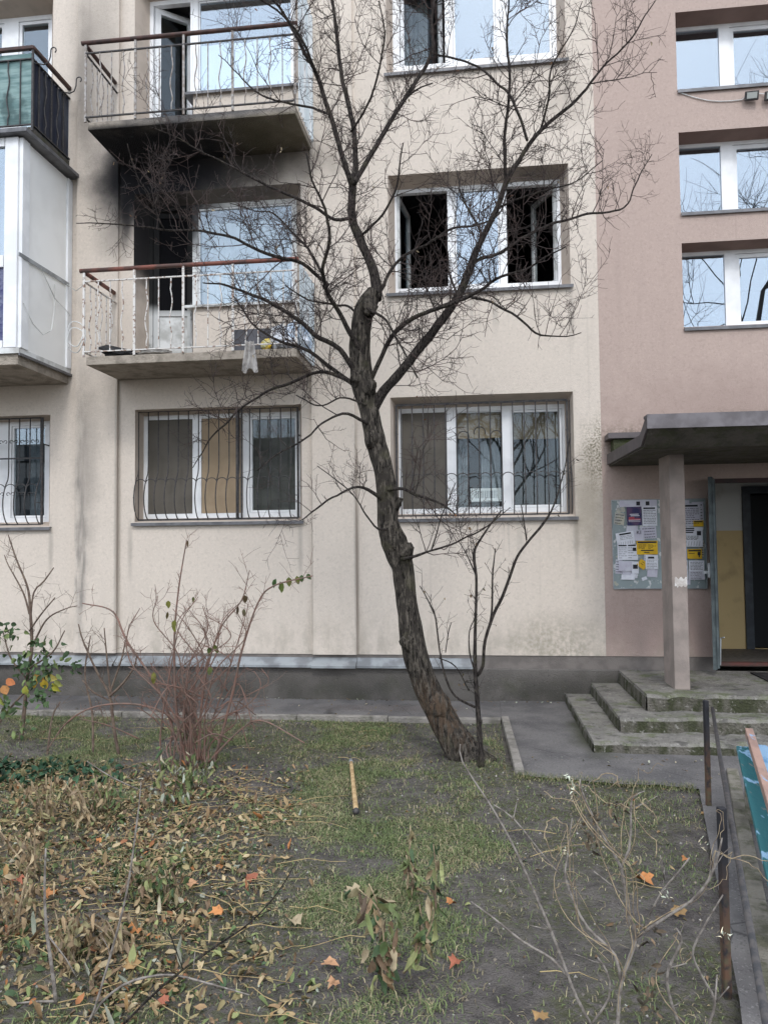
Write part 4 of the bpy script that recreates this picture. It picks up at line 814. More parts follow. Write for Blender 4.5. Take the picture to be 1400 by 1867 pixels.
# ------------------------------------------------------------------ things on the burnt balcony
def crumple(name, c, r, m, seed, label, cat, n=14, group=None, sharp=1.0):
    Vv, Ff = [], []
    for i in range(n+1):
        for j in range(2*n):
            a, b = math.pi*i/n, math.pi*j/n; d = Vector((math.sin(a)*math.cos(b), math.sin(a)*math.sin(b), math.cos(a)))
            k = 1+.35*sharp*mnoise.noise(d*2.2+Vector((seed, 0, 0)))+.22*sharp*abs(mnoise.noise(d*5+Vector((0, seed, 0))))
            Vv.append((c[0]+d.x*r[0]*k, c[1]+d.y*r[1]*k, max(MZ+.004, c[2]+d.z*r[2]*k)))
    for i in range(n):
        for j in range(2*n): j2 = (j+1) % (2*n); Ff.append((i*2*n+j, (i+1)*2*n+j, (i+1)*2*n+j2, i*2*n+j2))
    mb = MB(); mb.v = Vv; mb.f = Ff; return tag(mb.build(name, m, None), label, cat, group)
m_bag = simple('white_plastic_bag', (.62, .64, .68), (.42, .45, .5), 8, .35, .01, 30, 0, .5); m_bagb = simple('blue_tinted_bag', (.38, .48, .60), (.6, .64, .7), 9, .3, .01, 30, 0, .5); m_ash = simple('charred_debris', (.016, .016, .017), (.04, .04, .042), 14, .9, .01, 40); m_gcard = simple('grey_board', (.085, .085, .095), (.065, .065, .072), 5, .8)
yb_ = -BD+.10
p = W(212, 632, yb_); crumple('charred_heap', (p.x, yb_+.05, MZ+.04), (.16, .12, .07), m_ash, 1.1, 'heap of black charred debris at the left end of the burnt balcony', 'debris')
Rm = Matrix.Translation((W(210, 628, yb_).x, yb_, MZ+.09)) @ Matrix.Rotation(math.radians(14), 4, 'Y') @ Matrix.Rotation(.4, 4, 'X'); tag(MB().box(-.17, .17, -.11, .11, -.012, .012, Rm).build('charred_board', m_ash, None, bevel=.003), 'black burnt board lying tilted on the debris heap', 'board')
p = W(285, 634, yb_); crumple('white_cloth', (p.x, yb_, MZ+.03), (.20, .10, .045), simple('pale_cloth', (.50, .48, .45), (.34, .32, .30), 12, .95, .01, 40), 2.3, 'crumpled whitish cloth lying on the burnt balcony floor', 'cloth')
p = W(250, 634, yb_); crumple('charred_heap', (p.x, yb_+.08, MZ+.02), (.16, .10, .035), m_ash, 5.1, 'flat strip of black debris beside the whitish cloth', 'debris')
a, b = W(425, 590, -.7), W(500, 634, -.7); Rm = Matrix.Translation((0, -.72, MZ)) @ Matrix.Rotation(math.radians(-12), 4, 'X'); tag(MB().box(a.x, b.x, 0, .03, .004, .30, Rm).build('grey_board', m_gcard, None, bevel=.003), 'dark grey board leaning upright on the burnt balcony', 'board')
for k, (px, py, r, m, lab) in enumerate(((512, 612, (.16, .13, .17), m_bag, 'white plastic bag of rubbish nearest the grey board'), (540, 606, (.15, .13, .19), m_bagb, 'bluish plastic bag of rubbish at the right end of the balcony'), (528, 628, (.13, .10, .08), m_bag, 'small crumpled white bag at the front of the rubbish pile'))):
    p = W(px, py, -.7); crumple('rubbish_bag', (p.x, -.66-(.10 if k == 2 else 0), MZ+r[2]*.8), r, m, 3.3+k*2, lab, 'bag', group='bags on the burnt balcony')
p = W(487, 618, -.72); crumple('yellow_packet', (p.x, -.74, MZ+.07), (.06, .05, .07), simple('yellow_plastic', (.70, .48, .03), (.5, .5, .3), 20, .4), 7.7, 'small yellow packet beside the grey board on the balcony', 'packet')
p = W(520, 622, -.8); crumple('green_packet', (p.x, -.78, MZ+.05), (.06, .04, .05), simple('dark_green_plastic', (.03, .09, .05), (.2, .2, .15), 20, .4), 9.2, 'small dark green packet among the white bags', 'packet')
# rag hanging over the slab edge
rx0, rx1 = W(442, 640, -BD-.03).x, W(470, 640, -BD-.03).x; rz1, rz0 = W(455, 622, -BD-.03).z, W(455, 676, -BD-.03).z; mb = MB(); nx_, nz_ = 12, 12
for j in range(nz_+1):
    for i in range(nx_+1):
        t, q = i/nx_, j/nz_; mb.v.append((rx0+(rx1-rx0)*(.5+(t-.5)*(.55+.45*q)), -BD-.03-.022*math.sin(t*15+q*2)-.01*q, rz1+(rz0-rz1)*q-(.03*math.sin(t*9) if j == nz_ else 0)))
mb.f = [(j*(nx_+1)+i, j*(nx_+1)+i+1, (j+1)*(nx_+1)+i+1, (j+1)*(nx_+1)+i) for j in range(nz_) for i in range(nx_)]; tag(mb.build('rag', simple('grey_rag', (.42, .40, .38), (.26, .25, .24), 16, .9), None, True), 'pale rag hanging over the front edge of the burnt balcony', 'rag')
# plastic basket in the ground floor window and the house plant
c = cA[1]; bx, bz = (W(858, 900, .33).x, W(914, 900, .33).x), (W(885, 914, .33).z, W(885, 890, .33).z); mb = MB(); n = 13
mb.box(bx[0], bx[1], .345, .355, bz[0], bz[0]+.04).box(bx[0], bx[1], .345, .355, bz[1]-.03, bz[1])
for k in range(n): x = bx[0]+.06+(bx[1]-bx[0]-.12)*k/(n-1); mb.box(x-.006, x+.006, .346, .354, bz[0]+.04, bz[1]-.03)
mb.box(bx[0], bx[0]+.05, .345, .355, bz[0]+.04, bz[1]-.03).box(bx[1]-.05, bx[1], .345, .355, bz[0]+.04, bz[1]-.03).box(bx[0], bx[1], .356, .50, bz[0], bz[0]+.01); tag(mb.build('plastic_basket', m_white, None), 'white slotted plastic basket standing inside the window behind the trunk', 'basket')

# ------------------------------------------------------------------ leaves, generic
def leaf_batch(pos, xdir, zdir, L, Wd, curl, cols, kind='ovate'):
    """folded leaf blades: pos base, xdir along the leaf, zdir normal"""
    N = len(pos); pos, xdir, zdir = (np.asarray(a, float) for a in (pos, xdir, zdir)); L = np.broadcast_to(L, N).astype(float); Wd = np.broadcast_to(Wd, N).astype(float); curl = np.broadcast_to(curl, N).astype(float)
    xdir = xdir/np.linalg.norm(xdir, axis=1, keepdims=True); zdir = zdir-xdir*(zdir*xdir).sum(1, keepdims=True); zdir /= np.linalg.norm(zdir, axis=1, keepdims=True)+1e-9; y = np.cross(zdir, xdir)
    if kind == 'ovate':
        T = np.array([(0, 0), (.22, .38), (.22, 0), (.22, -.38), (.55, .44), (.55, 0), (.55, -.44), (.82, .24), (.82, 0), (.82, -.24), (1, 0)])
        Fq = [(0, 2, 1), (0, 3, 2), (1, 2, 5), (1, 5, 4), (2, 3, 6), (2, 6, 5), (4, 5, 8), (4, 8, 7), (5, 6, 9), (5, 9, 8), (7, 8, 10), (8, 9, 10)]
    else:
        r = [.10, .50, .42, .74, .62, .86, .62, 1.0, .60, .84, .64, .76, .44, .52]; a = np.array([180, 140, 118, 95, 72, 50, 28, 0, -28, -50, -72, -95, -118, -140])*np.pi/180
        T = np.array([(0, 0)]+[(q*math.cos(b)*.62+.0, q*math.sin(b)*.62) for q, b in zip(r, a)]); Fq = [(0, 1+i, 1+(i+1) % len(r)) for i in range(len(r))]
    u = T[:, 0][None]*L[:, None]; v = T[:, 1][None]*Wd[:, None]*(1.0 if kind == 'ovate' else 1.6)
    w = curl[:, None]*(T[:, 0][None]**2)*L[:, None]*-.5 + np.abs(T[:, 1])[None]*Wd[:, None]*(.35+.6*np.abs(curl[:, None]))*RNG.uniform(.4, 1.2, (N, 1)) + RNG.normal(0, .07, (N, len(T)))*L[:, None]
    V = pos[:, None]+u[..., None]*xdir[:, None]+v[..., None]*y[:, None]+w[..., None]*zdir[:, None]
    F = (np.array(Fq)[None]+(np.arange(N)*len(T))[:, None, None]).reshape(-1, 3); C = np.repeat(np.asarray(cols), len(T), axis=0)*RNG.uniform(.82, 1.12, (N*len(T), 1))
    return V.reshape(-1, 3), F, C
TAN = np.array([(.36, .27, .16), (.28, .19, .11), (.20, .135, .085), (.42, .34, .22), (.26, .22, .12), (.16, .115, .08)]); GRN = np.array([(.13, .165, .065), (.17, .205, .08), (.09, .13, .05), (.22, .235, .10), (.065, .105, .05)]); ORG = np.array([(.44, .19, .07), (.38, .16, .065), (.40, .25, .11), (.32, .14, .07)]); PALE = np.array([(.42, .43, .34), (.36, .39, .31), (.47, .42, .30)])
def pick(pal, n): return pal[RNG.integers(0, len(pal), n)]*RNG.uniform(.75, 1.2, (n, 1))
def gz(x, y): return gh(x, y)*(1 if y < -1.3 else max(0, (-1.06-y)/.24))-.012
# ------------------------------------------------------------------ the big leaning tree
YT = -2.42
def PX(pts, y0, y1=None):
    """pixel polyline (x, y, diameter px) -> world control points with depth running y0..y1"""
    y1 = y0 if y1 is None else y1; n = len(pts); out = []
    for i, q in enumerate(pts):
        t = i/max(1, n-1); p = W(q[0], q[1], y0+(y1-y0)*t); out.append((p.x, p.y, p.z, max(.0012, q[2]*.5*depth(p)/FPX)))
    return out
tree = empty('leaning_tree', tuple(G(845, 1385))); tag(tree, 'bare gnarled tree with leaning trunk and dense thorny twigs in front of the building', 'tree')
TR = [(864, 1404, 100), (851, 1382, 70), (820, 1338, 55), (786, 1272, 50), (764, 1212, 47), (750, 1160, 45), (744, 1120, 41), (740, 1085, 39), (735, 1040, 40), (726, 1010, 47), (718, 985, 50), (708, 950, 42), (705, 900, 41), (697, 850, 38), (684, 800, 41), (673, 745, 38), (662, 700, 44), (656, 650, 40), (658, 600, 38), (664, 565, 38), (675, 545, 34), (684, 530, 27)]
P = spline(PX([(a, b, c*.95) for a, b, c in TR], YT), .022); nT = 40
def jt(i, k, a, p):
    q = Vector((math.cos(a)*1.3, math.sin(a)*1.3, p.z*2.2)); return 1+.16*mnoise.noise(q)+.09*mnoise.noise(Vector((math.cos(a)*3.4, math.sin(a)*3.4, p.z*5)))+.06*mnoise.noise(Vector((math.cos(a)*7, math.sin(a)*7, p.z*4)))+.05*mnoise.noise(Vector((math.cos(a)*14, math.sin(a)*14, p.z*9)))
MB().tube([tuple(q[:3]) for q in P], list(P[:, 3]), nT, jit=jt).build('trunk', m_trunk, tree, True)
for px, py, r in ((718, 992, .075), (740, 1005, .07), (680, 800, .075), (672, 705, .07), (650, 690, .06), (745, 1170, .07), (800, 1290, .10), (672, 560, .07)):   # burrs
    c = W(px, py, YT-.07); Vv = []; n = 10; mb = MB()
    for i in range(n+1):
        for j in range(2*n):
            a_, b_ = math.pi*i/n, math.pi*j/n; d = Vector((math.sin(a_)*math.cos(b_), math.sin(a_)*math.sin(b_), math.cos(a_))); k = 1+.45*mnoise.noise(d*2.5+Vector((px, py, 0))); mb.v.append(tuple(c+Vector((d.x*r*k, d.y*r*.8*k, d.z*r*1.25*k))))
    mb.f = [(i*2*n+j, (i+1)*2*n+j, (i+1)*2*n+(j+1) % (2*n), i*2*n+(j+1) % (2*n)) for i in range(n) for j in range(2*n)]; mb.build('burr', m_trunk, tree, True)
for q, ang in (((794-20, 930), 0),):   # cut stub by the sill
    MB().tube([W(716, 935, YT), W(727, 918, YT-.03), W(730, 908, YT-.04)], [.035, .03, .026], 10).build('stub', m_trunk, tree, True)
LIMBS = [
 ([(684, 545, 28), (686, 520, 24), (676, 482, 20), (655, 432, 19), (641, 395, 18), (642, 340, 17), (648, 300, 14), (642, 223, 12), (630, 170, 11), (619, 116, 10), (606, 0, 8), (598, -70, 5)], 0, .3, 1),
 ([(642, 340, 15), (627, 291, 13), (599, 197, 12), (575, 130, 10), (550, 86, 9), (520, 30, 7), (470, -30, 5)], .05, -.5, 1),
 ([(645, 335, 13), (678, 279, 12), (721, 206, 11), (756, 150, 10), (786, 94, 8), (788, 39, 7), (792, -30, 5)], .02, .5, 1),
 ([(672, 762, 25), (686, 735, 24), (700, 712, 22), (720, 690, 21), (760, 640, 20), (800, 590, 19), (835, 540, 18), (855, 490, 17), (880, 430, 15), (905, 380, 14), (922, 335, 13), (945, 290, 11), (985, 237, 10), (1030, 200, 8), (1060, 170, 7), (1100, 120, 5), (1150, 70, 4), (1195, 0, 2.5)], 0, -.45, 1),
 ([(664, 722, 12), (698, 645, 11), (722, 606, 12), (753, 579, 11), (796, 563, 10), (836, 549, 9), (875, 531, 8), (914, 504, 7), (953, 492, 6), (990, 470, 4), (1030, 450, 3)], 0, -.9, 1),
 ([(851, 488, 9), (875, 472, 9), (914, 461, 8), (953, 433, 7), (993, 413, 7), (1032, 402, 6), (1071, 390, 6), (1099, 388, 5), (1122, 384, 5), (1146, 370, 4), (1165, 320, 3), (1190, 280, 2)], -.2, .5, 1),
 ([(860, 542, 7), (890, 548, 6), (906, 555, 6), (942, 578, 6), (977, 606, 5), (993, 610, 4), (1032, 612, 3), (1060, 605, 2)], -.4, -.9, 1),
 ([(676, 545, 10), (696, 525, 9), (706, 500, 8), (730, 472, 7), (777, 445, 6), (820, 417, 6), (875, 410, 5), (914, 382, 4), (925, 350, 3)], .02, .6, 1),
 ([(923, 338, 9), (919, 257, 8), (927, 171, 7), (925, 86, 6), (927, 0, 4), (930, -60, 3)], -.2, -.6, 1),
 ([(961, 255, 7), (936, 184, 7), (906, 150, 6), (871, 120, 5), (816, 103, 5), (788, 96, 4)], -.25, .3, .8),
 ([(985, 237, 6), (1000, 180, 5), (1005, 120, 4), (1040, 60, 3), (1060, 0, 2)], -.3, -.8, .8),
 ([(663, 650, 14), (637, 604, 13), (614, 564, 11), (597, 536, 11), (591, 507, 10), (589, 490, 9), (600, 440, 8), (590, 380, 7), (570, 330, 5), (560, 280, 4)], -.05, -.9, 1),
 ([(657, 690, 14), (640, 666, 14), (620, 636, 13), (594, 621, 12), (577, 613, 12), (554, 590, 11), (529, 573, 10), (500, 557, 9), (463, 539, 8), (429, 526, 6), (403, 517, 5), (370, 515, 3)], 0, -.6, 1),
 ([(662, 712, 11), (614, 679, 10), (574, 647, 9), (549, 633, 8), (517, 624, 7), (490, 610, 6), (460, 590, 5), (440, 560, 4), (425, 540, 3)], 0, .6, .8),
 ([(664, 712, 10), (626, 690, 10), (594, 679, 9), (569, 681, 8), (534, 696, 8), (500, 708, 7), (485, 714, 6), (442, 743, 5), (415, 768, 5), (390, 792, 4), (352, 852, 2)], -.05, .7, .8),
 ([(676, 775, 9), (655, 764, 8), (634, 754, 7), (614, 756, 6), (586, 773, 5), (557, 799, 5), (500, 833, 4), (470, 858, 3)], -.05, -.7, .35),
 ([(703, 915, 10), (682, 900, 9), (660, 889, 7), (643, 890, 6), (614, 904, 5), (586, 919, 5), (551, 947, 3)], -.05, -.6, .5),
 ([(702, 893, 10), (737, 890, 8), (757, 901, 7), (786, 910, 6), (814, 924, 5), (830, 940, 3)], -.08, -.5, 1.0),
 ([(732, 1020, 9), (758, 1014, 7), (786, 1004, 5), (814, 995, 5), (843, 984, 4), (871, 971, 4), (893, 957, 3), (930, 925, 2)], -.12, -.5, .8),
 ([(786, 1004, 4), (797, 970, 3), (810, 930, 3), (830, 880, 2)], -.2, -.3, .6),
 ([(713, 962, 6), (690, 965, 5), (668, 940, 4), (645, 905, 3), (620, 880, 3), (580, 850, 2)], -.08, -.4, .6),
 ([(600, 520, 9), (575, 500, 9), (549, 479, 9), (493, 464, 8), (429, 436, 7), (373, 421, 6), (300, 419, 5), (240, 410, 4), (180, 406, 3), (141, 406, 2)], -.15, -.8, 1),
 ([(641, 397, 9), (610, 400, 8), (575, 378, 8), (531, 356, 7), (471, 330, 7), (407, 296, 5), (373, 279, 4), (326, 253, 3), (274, 231, 2)], .0, -.5, 1),
 ([(300, 419, 4), (280, 380, 4), (270, 350, 3), (249, 317, 3), (231, 261, 2)], -.6, -.9, .6), ([(280, 380, 3), (296, 330, 3), (310, 285, 2)], -.7, -.8, .5),
 ([(596, 195, 7), (585, 150, 6), (570, 116, 6), (553, 77, 6), (514, 26, 5), (471, -5, 4)], -.1, -.7, .9),
 ([(605, 210, 6), (570, 195, 6), (520, 185, 5), (470, 170, 4), (430, 130, 3), (400, 100, 2)], -.1, .3, .9),
 ([(640, 240, 6), (670, 190, 5), (690, 130, 5), (700, 60, 4), (690, 0, 3)], .05, -.5, .9),
 ([(721, 206, 5), (750, 170, 4), (790, 150, 3)], .2, .1, .6),
 ([(655, 432, 7), (690, 400, 6), (720, 350, 5), (730, 300, 4), (735, 260, 3)], .05, -.3, .5),
 ([(591, 507, 6), (560, 450, 6), (530, 420, 5), (500, 390, 4), (470, 385, 3), (420, 370, 2)], -.2, .2, .9),
 ([(660, 590, 6), (640, 560, 6), (610, 555, 5), (560, 545, 4), (520, 520, 3)], -.1, .5, .7),
 ([(666, 560, 7), (705, 585, 6), (725, 620, 5), (745, 660, 4), (760, 690, 3)], -.1, -.5, .5),
 ([(668, 738, 6), (644, 729, 5), (620, 725, 4), (580, 740, 4), (540, 720, 3)], -.1, .3, .6),
 ([(835, 540, 6), (820, 500, 5), (815, 460, 4), (800, 430, 3)], -.1, .3, .6), ([(880, 430, 6), (860, 390, 5), (840, 350, 4), (835, 310, 3)], -.2, .2, .8), ([(905, 380, 6), (950, 360, 5), (1000, 345, 4), (1050, 330, 3), (1100, 290, 2)], -.2, -.6, .9)]
tw_p, tw_r = [], []
def unit(v): return v/(np.linalg.norm(v)+1e-9)
def shoot(p, d, L, r, lvl, wig=.32):
    """one woody shoot with short spurs and side shoots"""
    n = 6 if L > .25 else 4; pts = [p]; q = p.copy(); d = unit(d)
    for i in range(n-1):
        d = unit(d+RNG.normal(0, wig, 3)*.6+np.array([0, 0, .05])); q = q+d*(L/(n-1)); pts.append(q)
    pts = np.array(pts); tw_p.append(pts); tw_r.append(np.linspace(r, max(.0013, r*.45), n))
    if lvl <= 0: return
    k = max(1, int(L/.042)) if lvl == 1 else max(2, int(L/.066))
    for _ in range(k):
        t = RNG.uniform(.12, 1)*(n-1); i = min(int(t), n-2); b = pts[i]+(pts[i+1]-pts[i])*(t-i); tg = unit(pts[i+1]-pts[i]); a = RNG.normal(0, 1, 3); a = unit(a-tg*a.dot(tg))
        if lvl == 1: shoot(b, a*.95+tg*.5, RNG.uniform(.015, .11)*(1.8 if RNG.random() < .2 else 1), max(.0016, r*.6), 0, .3)
        else: shoot(b, a*.8+tg*.6+np.array([0, 0, .12]), L*RNG.uniform(.2, .62), r*.6, 1)
def nz1(P, s, o): return np.array([mnoise.noise(Vector((q[0]*s, q[2]*s, o+q[1]*s))) for q in P])
for pts, ya, yb2, dens in LIMBS:
    C_ = PX([(a, b, c*(.74 if c < 16 else .84)) for a, b, c in pts], YT+ya, YT+yb2); P = spline(C_, .05); wob = np.clip(np.arange(len(P))/6., 0, 1)*np.clip(1.3-P[:, 3]/.05, .25, 1); P[:, 0] += wob*(.016*nz1(P, 3.1, 1.)+.009*nz1(P, 9., 2.)); P[:, 1] += wob*.016*nz1(P, 3.1, 5.); P[:, 2] += wob*(.012*nz1(P, 3.1, 8.)+.008*nz1(P, 9., 3.)); MB().tube([tuple(q[:3]) for q in P], list(np.maximum(P[:, 3], .0016)), 9, jit=lambda i, k, a, p: 1+.13*mnoise.noise(Vector((math.cos(a), math.sin(a), p.z*9+p.x*7)))).build('branch', m_branch, tree, True)
    seg = np.linalg.norm(np.diff(P[:, :3], axis=0), axis=1); S = np.concatenate([[0], np.cumsum(seg)]); Lt = S[-1]; start = min(.35, Lt*.22)
    k = int((Lt-start)*22*dens)
    for _ in range(k):
        s = RNG.uniform(start, Lt); i = min(np.searchsorted(S, s)-1, len(P)-2); i = max(i, 0); tg = unit(P[i+1, :3]-P[i, :3]); a = RNG.normal(0, 1, 3)*np.array([1, .8, 1]); a = unit(a-tg*a.dot(tg)); f = s/Lt
        if a[2] < -.3 and RNG.random() < .5: a = -a
        u_ = RNG.random(); L = (RNG.uniform(.05, .16) if u_ < .30 else RNG.uniform(.16, .38) if u_ < .78 else RNG.uniform(.38, .75))*(1.15-.25*f)
        shoot(P[i, :3], a*.85+tg*.45+np.array([0, 0, .28]), L, min(.0052, max(.0030, P[i, 3]*.5))*(.8+.5*L), 2 if L > .15 else 1)
# twigs at the foot of the crown, straight from the trunk
V, F = tubes_np(tw_p, tw_r, 3); tag(link('twigs', np_mesh('twigs', V, F, m_twig), tree), kind='stuff')
# a few dry leaves left in the crown
N = 90; sel = RNG.integers(0, len(tw_p), N); pos = np.array([tw_p[i][-1] for i in sel]); V, F, C_ = leaf_batch(pos, RNG.normal(0, .5, (N, 3))+np.array([0, 0, -1]), RNG.normal(0, 1, (N, 3)), RNG.uniform(.02, .045, N), RNG.uniform(.012, .02, N), .8, pick(np.concatenate([ORG*.5, TAN*.8]), N)); tag(link('dry_leaves', np_mesh('dry_leaves', V, F, m_leaf, C_), tree), kind='stuff')

# ------------------------------------------------------------------ saplings and shrubs
def plant(name, label, base, lines, y, m, cat='shrub', twd=8, twL=(.05, .28), leaves=None, group=None, wig=.2, yj=.25, extra=None, sub=1, twm=None):
    """lines: pixel polylines; every stem a part, fine twigs one part, leaves one part"""
    global tw_p, tw_r
    root = empty(name, tuple(base)); tag(root, label, cat, group); tw_p, tw_r = [], []; tips = []
    for k, ln in enumerate(lines):
        dy = 0 if k == 0 else RNG.uniform(-yj, yj); C_ = PX(ln, y, y+dy); P = spline(C_, .04); MB().tube([tuple(q[:3]) for q in P], list(np.maximum(P[:, 3], .001)), 7).build('stem', m, root, True); tips.append(P[-1, :3]); L_ = np.linalg.norm(np.diff(P[:, :3], axis=0), axis=1).sum()
        for _ in range(int(L_*twd)):
            i = RNG.integers(len(P)//4, len(P)-1); tg = unit(P[i+1, :3]-P[i, :3]); a = RNG.normal(0, 1, 3); a = unit(a-tg*a.dot(tg)); shoot(P[i, :3], a*.7+tg*.7+np.array([0, 0, .3]), RNG.uniform(*twL), max(.0015, min(.0026, P[i, 3]*.6)), sub, wig)
    if extra: extra(root, tips)
    if tw_p: V, F = tubes_np(tw_p, tw_r, 3); tag(link('twigs', np_mesh('twigs', V, F, twm or m), root), kind='stuff')
    return root
def add_leaves(root, specs, name='leaf'):
    """specs: list of (point, xdir, L, W, curl, colour) each a leaf of its own"""
    for p, xd, L, w_, cu, col in specs:
        V, F, C_ = leaf_batch([p], [xd], [(RNG.normal(0, .4), -1, RNG.normal(.2, .3))], L, w_, cu, [col]); link(name, np_mesh(name, V, F, m_leaf, C_), root)
def foliage(root, pts, col_fn, L, hang=1.0, name='foliage', wr=.55):
    pts = np.asarray(pts); N = len(pts); V, F, C_ = leaf_batch(pts, RNG.normal(0, .55, (N, 3))+np.array([0, 0, -hang]), RNG.normal(0, 1, (N, 3)), RNG.uniform(L[0], L[1], N), RNG.uniform(L[0], L[1], N)*wr, RNG.normal(.4, .6, N), col_fn(N)); return tag(link(name, np_mesh(name, V, F, m_leaf, C_), root), kind='stuff')
sp = plant('sapling', 'thin bare sapling with dark forked stems growing right beside the trunk', G(877, 1400), [
 [(877, 1402, 13), (874, 1340, 10), (870, 1280, 9), (866, 1220, 8), (866, 1160, 6), (868, 1090, 5), (868, 1050, 5), (864, 1020, 6), (866, 1000, 5), (878, 980, 4), (895, 955, 3), (915, 930, 2)],
 [(870, 1232, 7), (880, 1215, 6), (884, 1170, 6), (900, 1120, 6), (915, 1090, 6), (930, 1050, 5.5), (943, 1015, 5), (965, 985, 4.5), (990, 955, 5), (1010, 920, 3), (1030, 850, 2), (1040, 790, 1.5)],
 [(884, 1170, 4), (896, 1120, 4), (898, 1050, 3), (903, 1000, 2)], [(866, 1290, 5), (830, 1270, 4), (812, 1235, 4), (802, 1190, 3), (797, 1150, 3), (792, 1120, 3), (775, 1085, 2), (765, 1068, 1.5)], [(800, 1200, 2), (830, 1215, 2), (855, 1260, 2)],
 [(864, 1220, 3), (856, 1190, 3), (856, 1150, 2), (870, 1120, 2)], [(812, 1190, 2), (818, 1150, 2), (823, 1135, 1.5)], [(960, 985, 3), (955, 950, 2), (950, 920, 2)], [(868, 1050, 3), (850, 1010, 2), (835, 985, 1.5)]], G(877, 1400).y, m_branch, 'sapling', 9, (.03, .2), yj=.2)
foliage(sp, [tw_p[i][-1] for i in RNG.integers(0, len(tw_p), 26)], lambda n: pick(TAN*.6, n), (.02, .035), 1.5, 'dry_leaves')
# red stemmed bush
yR = G(345, 1398).y
lines_R = [[(340, 1395, 6), (322, 1300, 5), (318, 1170, 4), (325, 1080, 3), (340, 985, 2)], [(392, 1385, 6), (425, 1260, 5), (440, 1190, 4), (470, 1100, 3), (500, 1068, 3), (570, 1050, 2)], [(330, 1380, 5), (290, 1260, 4), (232, 1170, 4), (205, 1115, 3), (150, 1100, 2)], [(340, 1340, 4), (300, 1300, 4), (240, 1284, 4), (170, 1290, 3), (120, 1320, 3), (85, 1370, 2)], [(360, 1390, 5), (372, 1250, 4), (400, 1150, 3), (440, 1095, 2), (455, 1040, 1.5)], [(380, 1390, 5), (440, 1330, 3), (480, 1315, 3), (555, 1355, 2)]]
for k in range(27):
    x0 = 345+RNG.normal(0, 18); x1 = x0+RNG.normal(10, 60); h = RNG.uniform(120, 330); y0 = 1398+RNG.normal(0, 8); xm = (x0*.55+x1*.45)+RNG.normal(0, 8)
    j = lambda a: RNG.normal(0, a)
    lines_R.append([(x0, y0, RNG.uniform(2.5, 4.5)), (x0*.85+xm*.15+j(7), y0-h*.2, 3.2), (x0*.5+xm*.5+j(12), y0-h*.42, 2.8), (xm+j(14), y0-h*.65, 2.3), (x1*.8+xm*.2+j(14), y0-h*.85, 1.8), (x1+j(20), y0-h, 1.3)])
for k in range(16):
    x0 = 350+RNG.normal(0, 40); y0 = RNG.uniform(1260, 1370); a = RNG.uniform(-1.1, 1.1)+(math.pi if RNG.random() < .5 else 0); L_ = RNG.uniform(50, 130); lines_R.append([(x0, y0, 2.6), (x0+L_*.5*math.cos(a), y0-L_*.3*abs(math.sin(a))-10, 2.2), (x0+L_*math.cos(a), y0-L_*.8*math.sin(a), 1.4)])
def ex_red(root, tips):
    q = lambda px, py: np.array(W(px, py, yR-.1)); lf = [(q(503, 1055), (-.3, 0, -1), .085, .05, .2, (.035, .075, .02)), (q(512, 1060), (.1, 0, -1), .10, .06, .1, (.075, .10, .02)), (q(526, 1052), (.1, 0, -1), .085, .055, .2, (.10, .115, .025)), (q(541, 1050), (.2, 0, -1), .075, .05, .1, (.11, .12, .03)), (q(550, 1048), (0, 0, -1), .065, .045, .2, (.05, .085, .03)), (q(560, 1046), (.5, 0, -.8), .06, .045, .4, (.06, .09, .035)), (q(318, 1130), (0, 0, -1), .11, .075, .1, (.13, .135, .025)), (q(307, 1095), (0, 0, -1), .07, .05, .1, (.15, .15, .03)), (q(305, 1115), (0, 0, -1), .07, .03, .5, (.10, .08, .03)), (q(446, 1085), (.1, 0, -1), .07, .05, .5, (.085, .06, .03)), (q(434, 1105), (-.1, 0, -1), .085, .025, .5, (.07, .05, .03)), (q(444, 1110), (.1, 0, -1), .07, .035, .4, (.12, .11, .06)), (q(342, 985), (0, 0, -1), .06, .02, .5, (.09, .06, .03)), (q(280, 1225), (0, 0, -1), .11, .05, .3, (.16, .16, .04)), (q(380, 1180), (.3, 0, -1), .08, .05, .3, (.08, .11, .03)), (q(392, 1175), (.3, 0, -1), .08, .05, .3, (.10, .12, .03)), (q(385, 1215), (-.3, 0, -1), .08, .05, .3, (.12, .15, .05)), (q(352, 1088), (0, 0, -1), .05, .03, .3, (.10, .11, .04))]
    add_leaves(root, lf)
plant('red_stemmed_bush', 'dense bush of thin reddish bare stems left of the leaning tree', G(350, 1398), lines_R, yR, m_red_stem, 'bush', 9, (.05, .26), yj=.45, extra=ex_red)
